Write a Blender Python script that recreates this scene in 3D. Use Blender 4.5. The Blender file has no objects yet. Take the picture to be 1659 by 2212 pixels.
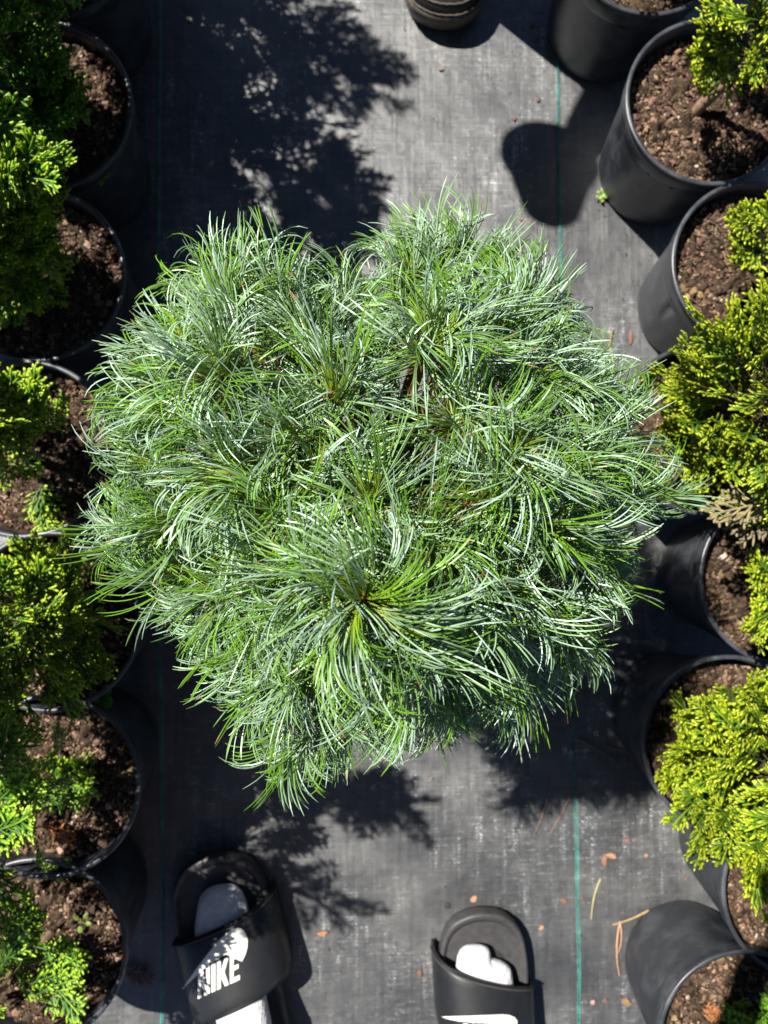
import bpy, bmesh, math, random
import numpy as np
from mathutils import Vector, Matrix

scene = bpy.context.scene
COL = scene.collection
RAD = math.radians

# ------------------------------------------------------------------ camera
H = 1.2            # height of the lens above the fabric
F = 1659.0         # focal length in the 1659-px-wide frame used for measuring
zc = Vector((64.5, 64.0, 1659.0)).normalized()          # world up seen by the camera
yc = Vector((-0.013, 1.0, 0.0)); yc = (yc - zc * yc.dot(zc)).normalized()
xc = yc.cross(zc)
RM = Matrix((xc, yc, zc))                                # camera coords -> world coords
cd = bpy.data.cameras.new('camera'); cam = bpy.data.objects.new('camera', cd)
COL.objects.link(cam); scene.camera = cam
cam.matrix_world = Matrix.Translation((0, 0, H)) @ RM.to_4x4()
cd.sensor_fit = 'HORIZONTAL'; cd.sensor_width = 26.0; cd.lens = 26.0
cd.clip_start = 0.003; cd.clip_end = 200
cd.dof.use_dof = True; cd.dof.focus_distance = 0.54; cd.dof.aperture_fstop = 8.5

def P(px, py, h=0.0):
    """world point at height h seen at this place of the photograph"""
    d = RM @ Vector(((px - 829.5) / F, -(py - 1106) / F, -1.0))
    t = (H - h) / -d.z
    return Vector((d.x * t, d.y * t, h))

# ------------------------------------------------------------------ light
SV = Vector((-0.568, 0.423, 1.0))                        # towards the sun
w = bpy.data.worlds.new("World"); scene.world = w; w.use_nodes = True
nt = w.node_tree; nt.nodes.clear()
sky = nt.nodes.new('ShaderNodeTexSky'); sky.sky_type = 'NISHITA'; sky.sun_disc = False
sky.sun_elevation = math.atan2(1.0, math.hypot(SV.x, SV.y)); sky.sun_rotation = math.atan2(SV.x, SV.y)
sky.altitude = 2500; sky.air_density = 0.75; sky.dust_density = 0.3
bg = nt.nodes.new('ShaderNodeBackground'); bg.inputs['Strength'].default_value = 0.05
wo = nt.nodes.new('ShaderNodeOutputWorld')
nt.links.new(sky.outputs[0], bg.inputs[0]); nt.links.new(bg.outputs[0], wo.inputs[0])
sl = bpy.data.lights.new('sun', 'SUN'); sl.energy = 5.0; sl.angle = RAD(0.53); sl.color = (1.0, 0.95, 0.88)
so = bpy.data.objects.new('sun', sl); COL.objects.link(so)
so.rotation_euler = SV.to_track_quat('Z', 'Y').to_euler(); so.location = SV * 5
scene.view_settings.view_transform = 'Standard'; scene.view_settings.look = 'None'
scene.view_settings.exposure = 1.05; scene.view_settings.gamma = 1

# ------------------------------------------------------------------ helpers
def tag(o, label=None, cat=None, group=None, kind=None):
    if label: o['label'] = label
    if cat: o['category'] = cat
    if group: o['group'] = group
    if kind: o['kind'] = kind
    return o

def empty(name, loc=(0, 0, 0), rz=0.0):
    o = bpy.data.objects.new(name, None); COL.objects.link(o)
    o.location = loc; o.rotation_euler = (0, 0, rz); o.empty_display_size = 0.05
    return o

def mesh_obj(name, V, Fs, mat, parent=None, cols=None, smooth=True):
    """V (n,3) array, Fs (m,k) int array or list of lists, cols (m,3) per-face colour"""
    me = bpy.data.meshes.new(name)
    V = np.asarray(V, dtype=np.float32)
    if isinstance(Fs, np.ndarray):
        k = Fs.shape[1]; m = Fs.shape[0]
        me.vertices.add(len(V)); me.vertices.foreach_set('co', V.ravel())
        me.loops.add(m * k); me.loops.foreach_set('vertex_index', Fs.astype(np.int32).ravel())
        me.polygons.add(m); me.polygons.foreach_set('loop_start', np.arange(0, m * k, k, dtype=np.int32))
        me.polygons.foreach_set('loop_total', np.full(m, k, dtype=np.int32))
        me.update(calc_edges=True)
    else:
        me.from_pydata([tuple(map(float, v)) for v in V], [], Fs); me.update()
    m = len(me.polygons)
    me.polygons.foreach_set('use_smooth', np.full(m, smooth, dtype=bool))
    if cols is not None:
        a = me.attributes.new('tint', 'FLOAT_COLOR', 'FACE')
        c = np.ones((m, 4), dtype=np.float32); c[:, :3] = np.asarray(cols)
        a.data.foreach_set('color', c.ravel())
    me.materials.append(mat)
    o = bpy.data.objects.new(name, me); COL.objects.link(o)
    if parent is not None: o.parent = parent
    return o

def norm(a):
    return a / (np.linalg.norm(a, axis=-1, keepdims=True) + 1e-12)

def copy_tree(o, parent=None):
    c = o.copy(); COL.objects.link(c); c.parent = parent
    for ch in list(o.children):
        copy_tree(ch, c)
    return c

# ------------------------------------------------------------------ materials
def mat_new(name):
    m = bpy.data.materials.new(name); m.use_nodes = True
    nt = m.node_tree; b = nt.nodes['Principled BSDF']
    return m, nt, b

def N(nt, typ, **kw):
    n = nt.nodes.new(typ)
    for k, v in kw.items():
        if hasattr(n, k): setattr(n, k, v)
        else: n.inputs[k.replace('_', ' ')].default_value = v
    return n

def ramp(nt, fac, stops):
    r = nt.nodes.new('ShaderNodeValToRGB'); e = r.color_ramp.elements
    while len(e) < len(stops): e.new(0.5)
    for el, (p, c) in zip(e, stops):
        el.position = p; el.color = (c[0], c[1], c[2], 1) if hasattr(c, '__len__') else (c, c, c, 1)
    nt.links.new(fac, r.inputs[0]); return r.outputs[0]

def noise(nt, vec, scale, detail=4, rough=0.6):
    n = N(nt, 'ShaderNodeTexNoise'); n.inputs['Scale'].default_value = scale
    n.inputs['Detail'].default_value = detail; n.inputs['Roughness'].default_value = rough
    if vec is not None: nt.links.new(vec, n.inputs['Vector'])
    return n.outputs[0]

def math_n(nt, op, a, b=None):
    n = nt.nodes.new('ShaderNodeMath'); n.operation = op
    for i, v in enumerate((a, b)):
        if v is None: continue
        if isinstance(v, (int, float)): n.inputs[i].default_value = v
        else: nt.links.new(v, n.inputs[i])
    return n.outputs[0]

def mix_c(nt, fac, a, b, mode='MIX'):
    n = nt.nodes.new('ShaderNodeMix'); n.data_type = 'RGBA'; n.blend_type = mode
    for i, v in ((0, fac), (6, a), (7, b)):
        if isinstance(v, (int, float)): n.inputs[i].default_value = v
        elif isinstance(v, tuple): n.inputs[i].default_value = (*v, 1)
        else: nt.links.new(v, n.inputs[i])
    return n.outputs[2]

def bump(nt, b, h, strength=0.5, dist=0.001):
    n = nt.nodes.new('ShaderNodeBump'); n.inputs['Strength'].default_value = strength
    n.inputs['Distance'].default_value = dist
    nt.links.new(h, n.inputs['Height']); nt.links.new(n.outputs[0], b.inputs['Normal'])

def make_fabric():
    m, nt, b = mat_new('woven_black_fabric')
    g = nt.nodes.new('ShaderNodeNewGeometry').outputs['Position']
    sp = nt.nodes.new('ShaderNodeSeparateXYZ'); nt.links.new(g, sp.inputs[0])
    x, y = sp.outputs[0], sp.outputs[1]
    k = 2 * math.pi / 0.0031
    sx = math_n(nt, 'SINE', math_n(nt, 'MULTIPLY', x, k))
    sy = math_n(nt, 'SINE', math_n(nt, 'MULTIPLY', y, k))
    chk = math_n(nt, 'MULTIPLY', sx, sy)
    # stretched noises: thread glints in columns and rows, put into the base colour
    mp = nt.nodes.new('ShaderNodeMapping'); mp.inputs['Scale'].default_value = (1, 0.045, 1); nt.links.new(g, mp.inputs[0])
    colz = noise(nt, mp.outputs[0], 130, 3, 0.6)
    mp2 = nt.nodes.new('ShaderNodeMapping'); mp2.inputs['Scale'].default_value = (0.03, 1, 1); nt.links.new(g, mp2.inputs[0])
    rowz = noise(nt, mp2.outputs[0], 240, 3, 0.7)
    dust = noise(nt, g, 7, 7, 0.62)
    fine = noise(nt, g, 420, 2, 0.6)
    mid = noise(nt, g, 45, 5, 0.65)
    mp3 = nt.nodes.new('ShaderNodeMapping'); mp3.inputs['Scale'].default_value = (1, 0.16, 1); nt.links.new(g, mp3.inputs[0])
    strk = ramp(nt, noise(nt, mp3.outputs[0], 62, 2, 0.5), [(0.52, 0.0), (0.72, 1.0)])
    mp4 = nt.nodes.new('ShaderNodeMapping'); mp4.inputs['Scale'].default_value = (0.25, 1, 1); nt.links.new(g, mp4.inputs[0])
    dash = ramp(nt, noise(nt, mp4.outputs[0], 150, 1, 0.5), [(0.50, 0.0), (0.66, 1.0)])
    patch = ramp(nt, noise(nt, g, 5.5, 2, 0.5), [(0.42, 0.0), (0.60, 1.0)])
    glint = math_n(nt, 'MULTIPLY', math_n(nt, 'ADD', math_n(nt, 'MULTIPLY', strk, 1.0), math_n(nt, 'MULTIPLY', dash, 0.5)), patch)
    base = ramp(nt, dust, [(0.30, (0.028, 0.030, 0.033)), (0.5, (0.058, 0.060, 0.062)), (0.70, (0.108, 0.110, 0.106))])
    th = math_n(nt, 'ADD', math_n(nt, 'MULTIPLY', chk, 0.85), math_n(nt, 'MULTIPLY', colz, 0.9))
    th = math_n(nt, 'ADD', th, math_n(nt, 'MULTIPLY', rowz, 0.55))
    th = math_n(nt, 'ADD', th, math_n(nt, 'MULTIPLY', mid, 1.05))
    th = math_n(nt, 'ADD', th, math_n(nt, 'MULTIPLY', fine, 0.6))
    f = ramp(nt, math_n(nt, 'MULTIPLY', th, 0.32), [(0.15, 0.15), (0.45, 0.75), (0.8, 2.1)])
    c = mix_c(nt, 1.0, base, f, 'MULTIPLY')
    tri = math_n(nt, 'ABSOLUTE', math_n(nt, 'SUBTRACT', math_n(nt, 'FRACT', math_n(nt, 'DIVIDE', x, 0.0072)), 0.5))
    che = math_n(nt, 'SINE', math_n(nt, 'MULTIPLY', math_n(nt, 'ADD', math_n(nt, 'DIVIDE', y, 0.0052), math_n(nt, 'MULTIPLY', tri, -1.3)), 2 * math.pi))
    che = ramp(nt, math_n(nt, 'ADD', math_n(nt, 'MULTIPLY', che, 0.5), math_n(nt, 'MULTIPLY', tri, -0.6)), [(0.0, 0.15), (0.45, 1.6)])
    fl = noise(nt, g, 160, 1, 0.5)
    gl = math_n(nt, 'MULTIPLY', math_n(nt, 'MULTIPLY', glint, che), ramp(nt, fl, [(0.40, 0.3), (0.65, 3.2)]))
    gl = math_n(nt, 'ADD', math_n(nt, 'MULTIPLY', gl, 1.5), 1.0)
    c = mix_c(nt, 1.0, c, gl, 'MULTIPLY')  # painted glints brighten the base colour itself
    nt.links.new(c, b.inputs['Base Color'])
    b.inputs['Roughness'].default_value = 0.42
    b.inputs['Specular IOR Level'].default_value = 0.85
    hh = math_n(nt, 'ADD', math_n(nt, 'MULTIPLY', chk, 0.35), math_n(nt, 'MULTIPLY', rowz, 1.2))
    hh = math_n(nt, 'ADD', hh, math_n(nt, 'MULTIPLY', colz, 1.2))
    wr = noise(nt, g, 16, 3, 0.5)
    hh = math_n(nt, 'ADD', hh, math_n(nt, 'MULTIPLY', wr, 9.0))
    bump(nt, b, hh, 0.8, 0.0006)
    return m

def make_plastic(name, col, rough, dusty=0.3):
    m, nt, b = mat_new(name)
    tc = nt.nodes.new('ShaderNodeTexCoord').outputs['Object']
    oi = nt.nodes.new('ShaderNodeObjectInfo').outputs['Random']
    ad = nt.nodes.new('ShaderNodeVectorMath'); nt.links.new(tc, ad.inputs[0]); nt.links.new(oi, ad.inputs[1])
    n1 = noise(nt, ad.outputs[0], 22, 6, 0.7)
    n2 = noise(nt, ad.outputs[0], 240, 2, 0.5)
    d = ramp(nt, n1, [(0.45, 0.0), (0.75, dusty)])
    sp = ramp(nt, n2, [(0.68, 0.0), (0.74, dusty)])
    dd = math_n(nt, 'ADD', d, math_n(nt, 'MULTIPLY', sp, d))
    c = mix_c(nt, dd, col, (0.165, 0.175, 0.19))
    nt.links.new(c, b.inputs['Base Color'])
    r = math_n(nt, 'ADD', math_n(nt, 'MULTIPLY', n1, 0.25), rough - 0.12)
    nt.links.new(r, b.inputs['Roughness'])
    bump(nt, b, n1, 0.25, 0.0008)
    return m

def make_tint(name, rough=0.5, trans=0.0, noise_amt=0.3, nscale=400, spec=0.5, objcol=False, bmp=0.0):
    """colour comes from the per-face tint of the mesh"""
    m, nt, b = mat_new(name)
    at = nt.nodes.new('ShaderNodeAttribute'); at.attribute_name = 'tint'
    tc = nt.nodes.new('ShaderNodeTexCoord').outputs['Object']
    n1 = noise(nt, tc, nscale, 3, 0.6)
    f = ramp(nt, n1, [(0.25, 1 - noise_amt), (0.75, 1 + noise_amt)])
    c = mix_c(nt, 1.0, at.outputs['Color'], f, 'MULTIPLY')
    if objcol:
        oi = nt.nodes.new('ShaderNodeObjectInfo')
        c = mix_c(nt, 1.0, c, oi.outputs['Color'], 'MULTIPLY')
    nt.links.new(c, b.inputs['Base Color'])
    b.inputs['Roughness'].default_value = rough; b.inputs['Specular IOR Level'].default_value = spec
    if bmp: bump(nt, b, n1, bmp, 0.0006)
    if trans > 0:
        t = nt.nodes.new('ShaderNodeBsdfTranslucent'); nt.links.new(c, t.inputs[0])
        mx = nt.nodes.new('ShaderNodeMixShader'); mx.inputs[0].default_value = trans
        out = nt.nodes['Material Output']
        nt.links.new(b.outputs[0], mx.inputs[1]); nt.links.new(t.outputs[0], mx.inputs[2])
        nt.links.new(mx.outputs[0], out.inputs[0])
    return m

def make_plain(name, col, rough=0.6, scale=60, amt=0.25, spec=0.5, bmp=0.2, bscale=None):
    m, nt, b = mat_new(name)
    tc = nt.nodes.new('ShaderNodeTexCoord').outputs['Object']
    n1 = noise(nt, tc, scale, 5, 0.65)
    f = ramp(nt, n1, [(0.25, 1 - amt), (0.75, 1 + amt)])
    c = mix_c(nt, 1.0, col, f, 'MULTIPLY'); nt.links.new(c, b.inputs['Base Color'])
    b.inputs['Roughness'].default_value = rough; b.inputs['Specular IOR Level'].default_value = spec
    n2 = noise(nt, tc, bscale or scale * 4, 3, 0.6)
    bump(nt, b, n2, bmp, 0.0008)
    return m

M_FAB = make_fabric()
M_POT = make_plastic('black_pot_plastic', (0.019, 0.023, 0.030), 0.40, 0.42)
M_RIM = make_plastic('pot_rim_plastic', (0.030, 0.032, 0.038), 0.36, 0.45)
M_SOIL = make_tint('potting_soil', 0.95, 0, 0.55, 260, 0.2, bmp=0.8)
M_CHIP = make_tint('bark_chips', 0.75, 0, 0.35, 300, 0.3, bmp=0.5)
M_THUJA = make_tint('thuja_foliage', 0.42, 0.16, 0.30, 900, 0.5, objcol=True, bmp=0.6)
M_NEEDLE = make_tint('pine_needles', 0.38, 0.18, 0.12, 300, 0.6)
M_BARK = make_plain('bark', (0.24, 0.16, 0.11), 0.85, 120, 0.5, 0.2, 0.8)
M_BRANCH = make_plain('brown_twigs', (0.08, 0.065, 0.03), 0.8, 150, 0.4, 0.2, 0.5)
M_TEAL = make_plain('teal_yarn', (0.055, 0.23, 0.20), 0.5, 45, 0.85)
M_DEBRIS = make_tint('dry_debris', 0.7, 0, 0.3, 250, 0.3, bmp=0.4)
M_WEED = make_tint('weed_leaf', 0.5, 0.25, 0.15, 200, 0.4)
M_SOLE = make_plain('black_foam_sole', (0.046, 0.045, 0.046), 0.5, 90, 0.35, 0.5, 0.2)
M_STRAP = make_plain('black_strap', (0.012, 0.013, 0.015), 0.38, 60, 0.25, 0.5, 0.12, 500)
M_SOCK = make_plain('white_sock', (0.66, 0.66, 0.69), 0.9, 300, 0.06, 0.2, 0.5, 900)
def make_sock():
    m, nt, b = mat_new('white_knit_sock')
    tc = nt.nodes.new('ShaderNodeTexCoord').outputs['Object']
    n1 = noise(nt, tc, 14, 4, 0.6); n2 = noise(nt, tc, 55, 3, 0.6)
    wv = nt.nodes.new('ShaderNodeTexWave'); wv.inputs['Scale'].default_value = 110; wv.inputs['Distortion'].default_value = 2.5
    nt.links.new(tc, wv.inputs[0])
    f = ramp(nt, n2, [(0.3, (0.52, 0.52, 0.55)), (0.7, (0.70, 0.70, 0.72))]); nt.links.new(f, b.inputs['Base Color'])
    b.inputs['Roughness'].default_value = 0.95; b.inputs['Specular IOR Level'].default_value = 0.1
    h = math_n(nt, 'ADD', math_n(nt, 'MULTIPLY', n1, 9.0), math_n(nt, 'MULTIPLY', n2, 2.5))
    h = math_n(nt, 'ADD', h, math_n(nt, 'MULTIPLY', wv.outputs[1], 0.35))
    bump(nt, b, h, 0.9, 0.0014)
    return m
M_SOCK = make_sock()
M_LOGO = make_plain('cream_print', (0.78, 0.80, 0.72), 0.5, 80, 0.05)
M_STITCH = make_plain('stitch_thread', (0.035, 0.032, 0.03), 0.7, 200, 0.3)
M_SHOE = make_plain('black_shoe_leather', (0.02, 0.018, 0.017), 0.42, 80, 0.3, 0.5, 0.2)
M_WELT = make_plain('worn_shoe_welt', (0.085, 0.072, 0.062), 0.6, 120, 0.5, 0.4, 0.4)
M_SKIN = make_plain('skin', (0.48, 0.29, 0.21), 0.5, 40, 0.1)
M_CLOTH = make_plain('dark_cloth', (0.03, 0.033, 0.045), 0.9, 120, 0.3)
M_SHIRT = make_plain('grey_shirt', (0.16, 0.16, 0.17), 0.9, 120, 0.2)
M_HAIR = make_plain('brown_hair', (0.05, 0.03, 0.02), 0.6, 200, 0.5)
M_PHONE = make_plain('phone_glass', (0.02, 0.02, 0.022), 0.2, 20, 0.1)

# ------------------------------------------------------------------ ground
rng = np.random.default_rng(7)
def ground():
    # one sheet: finely divided and gently rumpled near the plants, coarse far away
    xs = np.concatenate([[-40, -12, -5], np.linspace(-2, 2, 161), [5, 12, 40]])
    n = len(xs)
    X, Y = np.meshgrid(xs, xs, indexing='ij')
    Z = 0.0009 * (np.sin(X * 9 + 1.3 * np.sin(Y * 5)) + np.sin(Y * 13 + 2 * np.sin(X * 7))) * np.exp(-(X**2 + Y**2) / 2)
    V = np.stack([X, Y, Z], -1).reshape(-1, 3)
    i, j = np.meshgrid(np.arange(n - 1), np.arange(n - 1), indexing='ij')
    a = (i * n + j).ravel(); Fq = np.stack([a, a + n, a + n + 1, a + 1], -1)
    o = mesh_obj('ground', V, Fq, M_FAB); tag(o, kind='structure')
ground()

def tube_np(pts, rad, sides=6, flat=1.0, nrm=None):
    """tube along a polyline; returns V, F(quads). pts (k,3), rad (k,)"""
    pts = np.asarray(pts, float); k = len(pts); rad = np.broadcast_to(rad, (k,))
    d = norm(np.gradient(pts, axis=0))
    if nrm is None:
        ref = np.array([0, 0, 1.0]) if abs(d[0][2]) < 0.9 else np.array([1.0, 0, 0])
    else: ref = np.asarray(nrm, float)
    s = norm(np.cross(d, ref)); t = norm(np.cross(s, d))
    an = np.arange(sides) * 2 * math.pi / sides
    V = pts[:, None] + rad[:, None, None] * (np.cos(an)[None, :, None] * s[:, None] + flat * np.sin(an)[None, :, None] * t[:, None])
    V = V.reshape(-1, 3)
    F_ = []
    for i in range(k - 1):
        for j in range(sides):
            a = i * sides + j; b_ = i * sides + (j + 1) % sides
            F_.append([a, b_, b_ + sides, a + sides])
    return V, np.array(F_)

class MB:
    def __init__(s): s.V = []; s.F = []; s.C = []; s.n = 0
    def add(s, V, F_, c=(1, 1, 1)):
        s.V.append(np.asarray(V)); s.F.append(np.asarray(F_) + s.n); s.n += len(V)
        c = np.asarray(c, float)
        s.C.append(np.broadcast_to(c, (len(F_), 3)) if c.ndim == 1 else c)
    def build(s, name, mat, parent=None, smooth=True):
        return mesh_obj(name, np.concatenate(s.V), np.concatenate(s.F), mat, parent, np.concatenate(s.C), smooth)

def teal_line(x):
    mb = MB(); y0, y1 = -1.6, 1.6; p = 0.0052
    ys = np.arange(y0, y1, p)
    r = random.Random(int(x * 100))
    for y in ys:
        ox = 0.0016 * math.sin(y * 9) + 0.0007 * math.sin(y * 31 + x * 9)
        for s in (-1, 1):
            a = np.array([x + ox + s * 0.0004, y, 0.0016]); b = np.array([x + ox + s * 0.0027, y + p * 1.15, 0.0012])
            m = (a + b) / 2 + np.array([0, 0, 0.0009])
            V, F_ = tube_np([a, m, b], [0.0005, 0.0010 + r.random() * 0.0003, 0.0004], 5)
            mb.add(V, F_)
    o = mb.build('teal_thread_line', M_TEAL); return o
lx = [P(345, 300).x, P(1215, 650).x]
for i, x in enumerate(lx):
    o = teal_line(x)
    tag(o, ['faded teal stitched line in the black fabric running under the left sandal',
            'bright teal stitched line in the black fabric beside the right row of pots'][i], 'marking line', 'teal lines woven into the fabric')

# ------------------------------------------------------------------ pots
POT_H, R_RIM, R_BASE = 0.20, 0.1145, 0.089
def lathe(prof, seg, fn=None):
    an = np.arange(seg) * 2 * math.pi / seg
    prof = np.asarray(prof, float)
    V = np.stack([prof[:, 0][:, None] * np.cos(an), prof[:, 0][:, None] * np.sin(an), np.broadcast_to(prof[:, 1][:, None], (len(prof), seg))], -1)
    if fn is not None: V = fn(V, an, prof)
    V = V.reshape(-1, 3); i, j = np.meshgrid(np.arange(len(prof) - 1), np.arange(seg), indexing='ij')
    a = (i * seg + j).ravel(); b_ = (i * seg + (j + 1) % seg).ravel()
    return V, np.stack([a, b_, b_ + seg, a + seg], -1)

def soil_mesh(seed, level=0.168, R=0.1085):
    r = np.random.default_rng(seed)
    nr, ns = 34, 150
    rr = np.linspace(0, R, nr) ; an = np.arange(ns) * 2 * math.pi / ns
    X = rr[:, None] * np.cos(an); Y = rr[:, None] * np.sin(an)
    Z = np.zeros_like(X)
    for k in range(60):
        f = r.uniform(90, 700); a = r.uniform(0, 6.28); ph = r.uniform(0, 6.28)
        Z += np.sin((X * math.cos(a) + Y * math.sin(a)) * f + ph) * 0.0075 / (1 + f / 60) * 0.55
    Z += level - 0.005 * (1 - (rr[:, None] / R)) * -1 + r.normal(0, 0.0015, X.shape)
    Z[0, :] = Z[0, 0]
    V = np.stack([X, Y, Z], -1).reshape(-1, 3)
    i, j = np.meshgrid(np.arange(nr - 1), np.arange(ns), indexing='ij')
    a = (i * ns + j).ravel(); b_ = (i * ns + (j + 1) % ns).ravel()
    Fq = np.stack([a, b_, b_ + ns, a + ns], -1)
    c = np.array([0.040, 0.026, 0.016]) * r.uniform(0.35, 1.9, (len(Fq), 1))
    return V, Fq, c

CHIPC = np.array([[0.16, 0.090, 0.058], [0.21, 0.125, 0.085], [0.09, 0.055, 0.036], [0.28, 0.18, 0.125], [0.07, 0.042, 0.030], [0.22, 0.15, 0.075], [0.13, 0.068, 0.048], [0.12, 0.085, 0.045], [0.06, 0.04, 0.028]])
def chip(r, L, W, T):
    """an irregular flat flake: 6-8 cornered outline, top and bottom"""
    k = r.integers(5, 8)
    an = np.sort(np.arange(k) * 2 * math.pi / k + r.uniform(-0.3, 0.3, k))
    q = r.uniform(0.75, 1.15, k)
    x = np.cos(an) * L * q; y = np.sin(an) * W * q
    top = np.stack([x * 0.8, y * 0.8, T + r.uniform(-0.3, 0.3, k) * T], -1)
    bot = np.stack([x, y, -T * np.ones(k)], -1)
    c = np.array([[0, 0, T * 1.5]])
    V = np.concatenate([top, bot, c]); F_ = []
    for i in range(k):
        j = (i + 1) % k
        F_.append([k + i, k + j, j, i]); F_.append([i, j, 2 * k, 2 * k])
    return V, F_
def rot_rand(r, tilt=0.5):
    z = r.uniform(0, 6.28)
    a = Matrix.Rotation(z, 3, 'Z') @ Matrix.Rotation(r.normal(0, tilt), 3, 'X') @ Matrix.Rotation(r.normal(0, tilt), 3, 'Y')
    return np.array(a)

def tri_mesh(name, Vs, Fs, Cs, mat, parent, smooth=False):
    """faces given as quads, some degenerate (d==c): write as lists"""
    V = np.concatenate(Vs); F_ = []; C_ = []
    for fl, c in zip(Fs, Cs):
        for f in fl:
            F_.append(list(f[:3]) if f[2] == f[3] else list(f)); C_.append(c)
    return mesh_obj(name, V, F_, mat, parent, np.array(C_), smooth)

def chips_mesh(name, seed, n, R, level, parent):
    r = np.random.default_rng(seed); Vs, Fs, Cs = [], [], []; off = 0
    for i in range(n):
        big = r.random() < 0.10; pale = r.random() < 0.012
        L = r.uniform(0.0014, 0.0038) * (2.1 if big else 1.0); W = L * r.uniform(0.35, 0.8); T = L * r.uniform(0.08, 0.25)
        V, F_ = chip(r, L, W, T)
        V = V @ rot_rand(r, 0.45).T
        rad = R * math.sqrt(r.random()); a = r.uniform(0, 6.28)
        V = V + np.array([rad * math.cos(a), rad * math.sin(a), level + r.uniform(0.0, 0.006)])
        Vs.append(V); Fs.append([[q + off for q in f] for f in F_]); off += len(V)
        Cs.append(np.array([0.42, 0.36, 0.29]) if pale else CHIPC[r.integers(len(CHIPC))] * r.uniform(0.45, 1.4))
    return tri_mesh(name, Vs, Fs, Cs, M_CHIP, parent)

def make_pot(seed):
    root = empty('plant_pot')
    # outer wall, tapered, with a band below the rim and pressed grip notches
    prof = [(0.02, 0.003), (R_BASE - 0.008, 0.003), (R_BASE - 0.002, 0.0005), (R_BASE, 0.006)]
    zs = np.linspace(0.02, 0.158, 16)
    prof += [(R_BASE + (R_RIM - 0.0035 - R_BASE) * (z / POT_H), z) for z in zs]
    prof += [(R_RIM - 0.0055, 0.165), (R_RIM - 0.0030, 0.170), (R_RIM - 0.0022, 0.185), (R_RIM - 0.0018, 0.1955)]
    inner = [(R_RIM - 0.0045, 0.1955), (R_RIM - 0.006, 0.185), (R_RIM - 0.008, 0.155)]
    def fn(V, an, pr):
        for c in (0.35, 0.35 + 2.09, 0.35 + 4.19):
            da = (an - c + math.pi) % (2 * math.pi) - math.pi
            for i, (rr, z) in enumerate(pr):
                if 0.095 < z < 0.17 and i < len(prof):
                    wdt = 0.02 + 0.10 * (z - 0.095) / 0.075
                    k = np.clip(1 - np.abs(da) / wdt, 0, 1) * 0.006 * min(1, (0.17 - z) / 0.012)
                    V[i, :, 0] -= k * np.cos(an); V[i, :, 1] -= k * np.sin(an)
        return V
    V, Fq = lathe(prof + inner, 120, fn)
    mesh_obj('body', V, Fq, M_POT, root)
    rp = [(R_RIM - 0.0050, 0.1950), (R_RIM - 0.0020, 0.1950), (R_RIM + 0.0006, 0.1962), (R_RIM + 0.0010, 0.1985), (R_RIM - 0.0002, 0.2000), (R_RIM - 0.0030, 0.2004), (R_RIM - 0.0048, 0.1995), (R_RIM - 0.0050, 0.1950)]
    V, Fq = lathe(rp, 120); mesh_obj('rim', V, Fq, M_RIM, root)
    V, Fq, c = soil_mesh(seed); mesh_obj('soil', V, Fq, M_SOIL, root, c)
    ch = chips_mesh('bark_mulch', seed + 50, 3600, 0.1045, 0.1675, root); ch['kind'] = 'stuff'
    return root

# rim centres as seen in the photograph
LEFT = [(100, -500), (100, -135), (96, 230), (79, 595), (56, 970), (110, 1342), (107, 1697), (76, 2052)]
RIGHT = [(1400, -140), (1530, 223), (1630, 573), (1522, 927), (1692, 1250), (1573, 1605), (1743, 1920), (1608, 2245)]
LP = [P(x, y, POT_H) for x, y in LEFT]; RP = [P(x, y, POT_H) for x, y in RIGHT]
LPOT_L = ['black pot outside the top left corner, behind the first dark shrub',
          'black pot just above the frame in the left row',
          'uppermost fully visible black pot of the left row, glinting rim and dark weedy mulch',
          'second visible black pot of the left row, rim touching the pine needles',
          'third black pot of the left row, sunlit brown mulch at its bottom edge',
          'fourth black pot of the left row, pale scuffed rim holding a bright clover',
          'fifth black pot of the left row, mostly shaded mulch above the left sandal',
          'lowest black pot of the left row, pale rim beside the left sandal']
RPOT_L = ['shaded black pot at the top edge, next to the dark shoe shadow',
          'top right black pot with lit dented wall and a bare brown stem',
          'black pot below the bare stemmed one, with wide sunlit mulch',
          'black pot mostly hidden under the large golden shrub touching the pine',
          'black pot with streaky shadows on its wall, below the pale faded twig',
          'black pot whose left wall sinks into deep shadow, golden sprays over its mulch',
          'black pot at the lower right edge with a smooth lit grey wall',
          'black pot in the bottom right corner, its large dusty wall in full sun']
protos = [make_pot(s) for s in (1, 2, 3)]
for p in protos: tag(p, '', 'pot')
def place_pot(i, pos, label, group, rz):
    o = protos[i] if i < 3 else copy_tree(protos[i % 3])
    o.location = (pos.x, pos.y, 0.0045); o.rotation_euler = (0, 0, rz)
    tag(o, label, 'pot', group); return o
idx = 0
for k, (p, l) in enumerate(zip(RP, RPOT_L)):
    place_pot(idx, p, l, 'black pots in the right row', [0.3, 2.95, 3.2, 1.0, 5.0, 2.2, 4.4, 0.9][k]); idx += 1
for k, (p, l) in enumerate(zip(LP, LPOT_L)):
    place_pot(idx, p, l, 'black pots in the left row', k * 1.7 + 0.5); idx += 1

# ------------------------------------------------------------------ thuja shrubs
def twig_pts(a, d, L, n, bend, r):
    d = np.asarray(d, float); pts = [np.asarray(a, float)]
    for i in range(n):
        d = norm(d + bend / n); pts.append(pts[-1] + d * L / n)
    return np.array(pts), d

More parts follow.
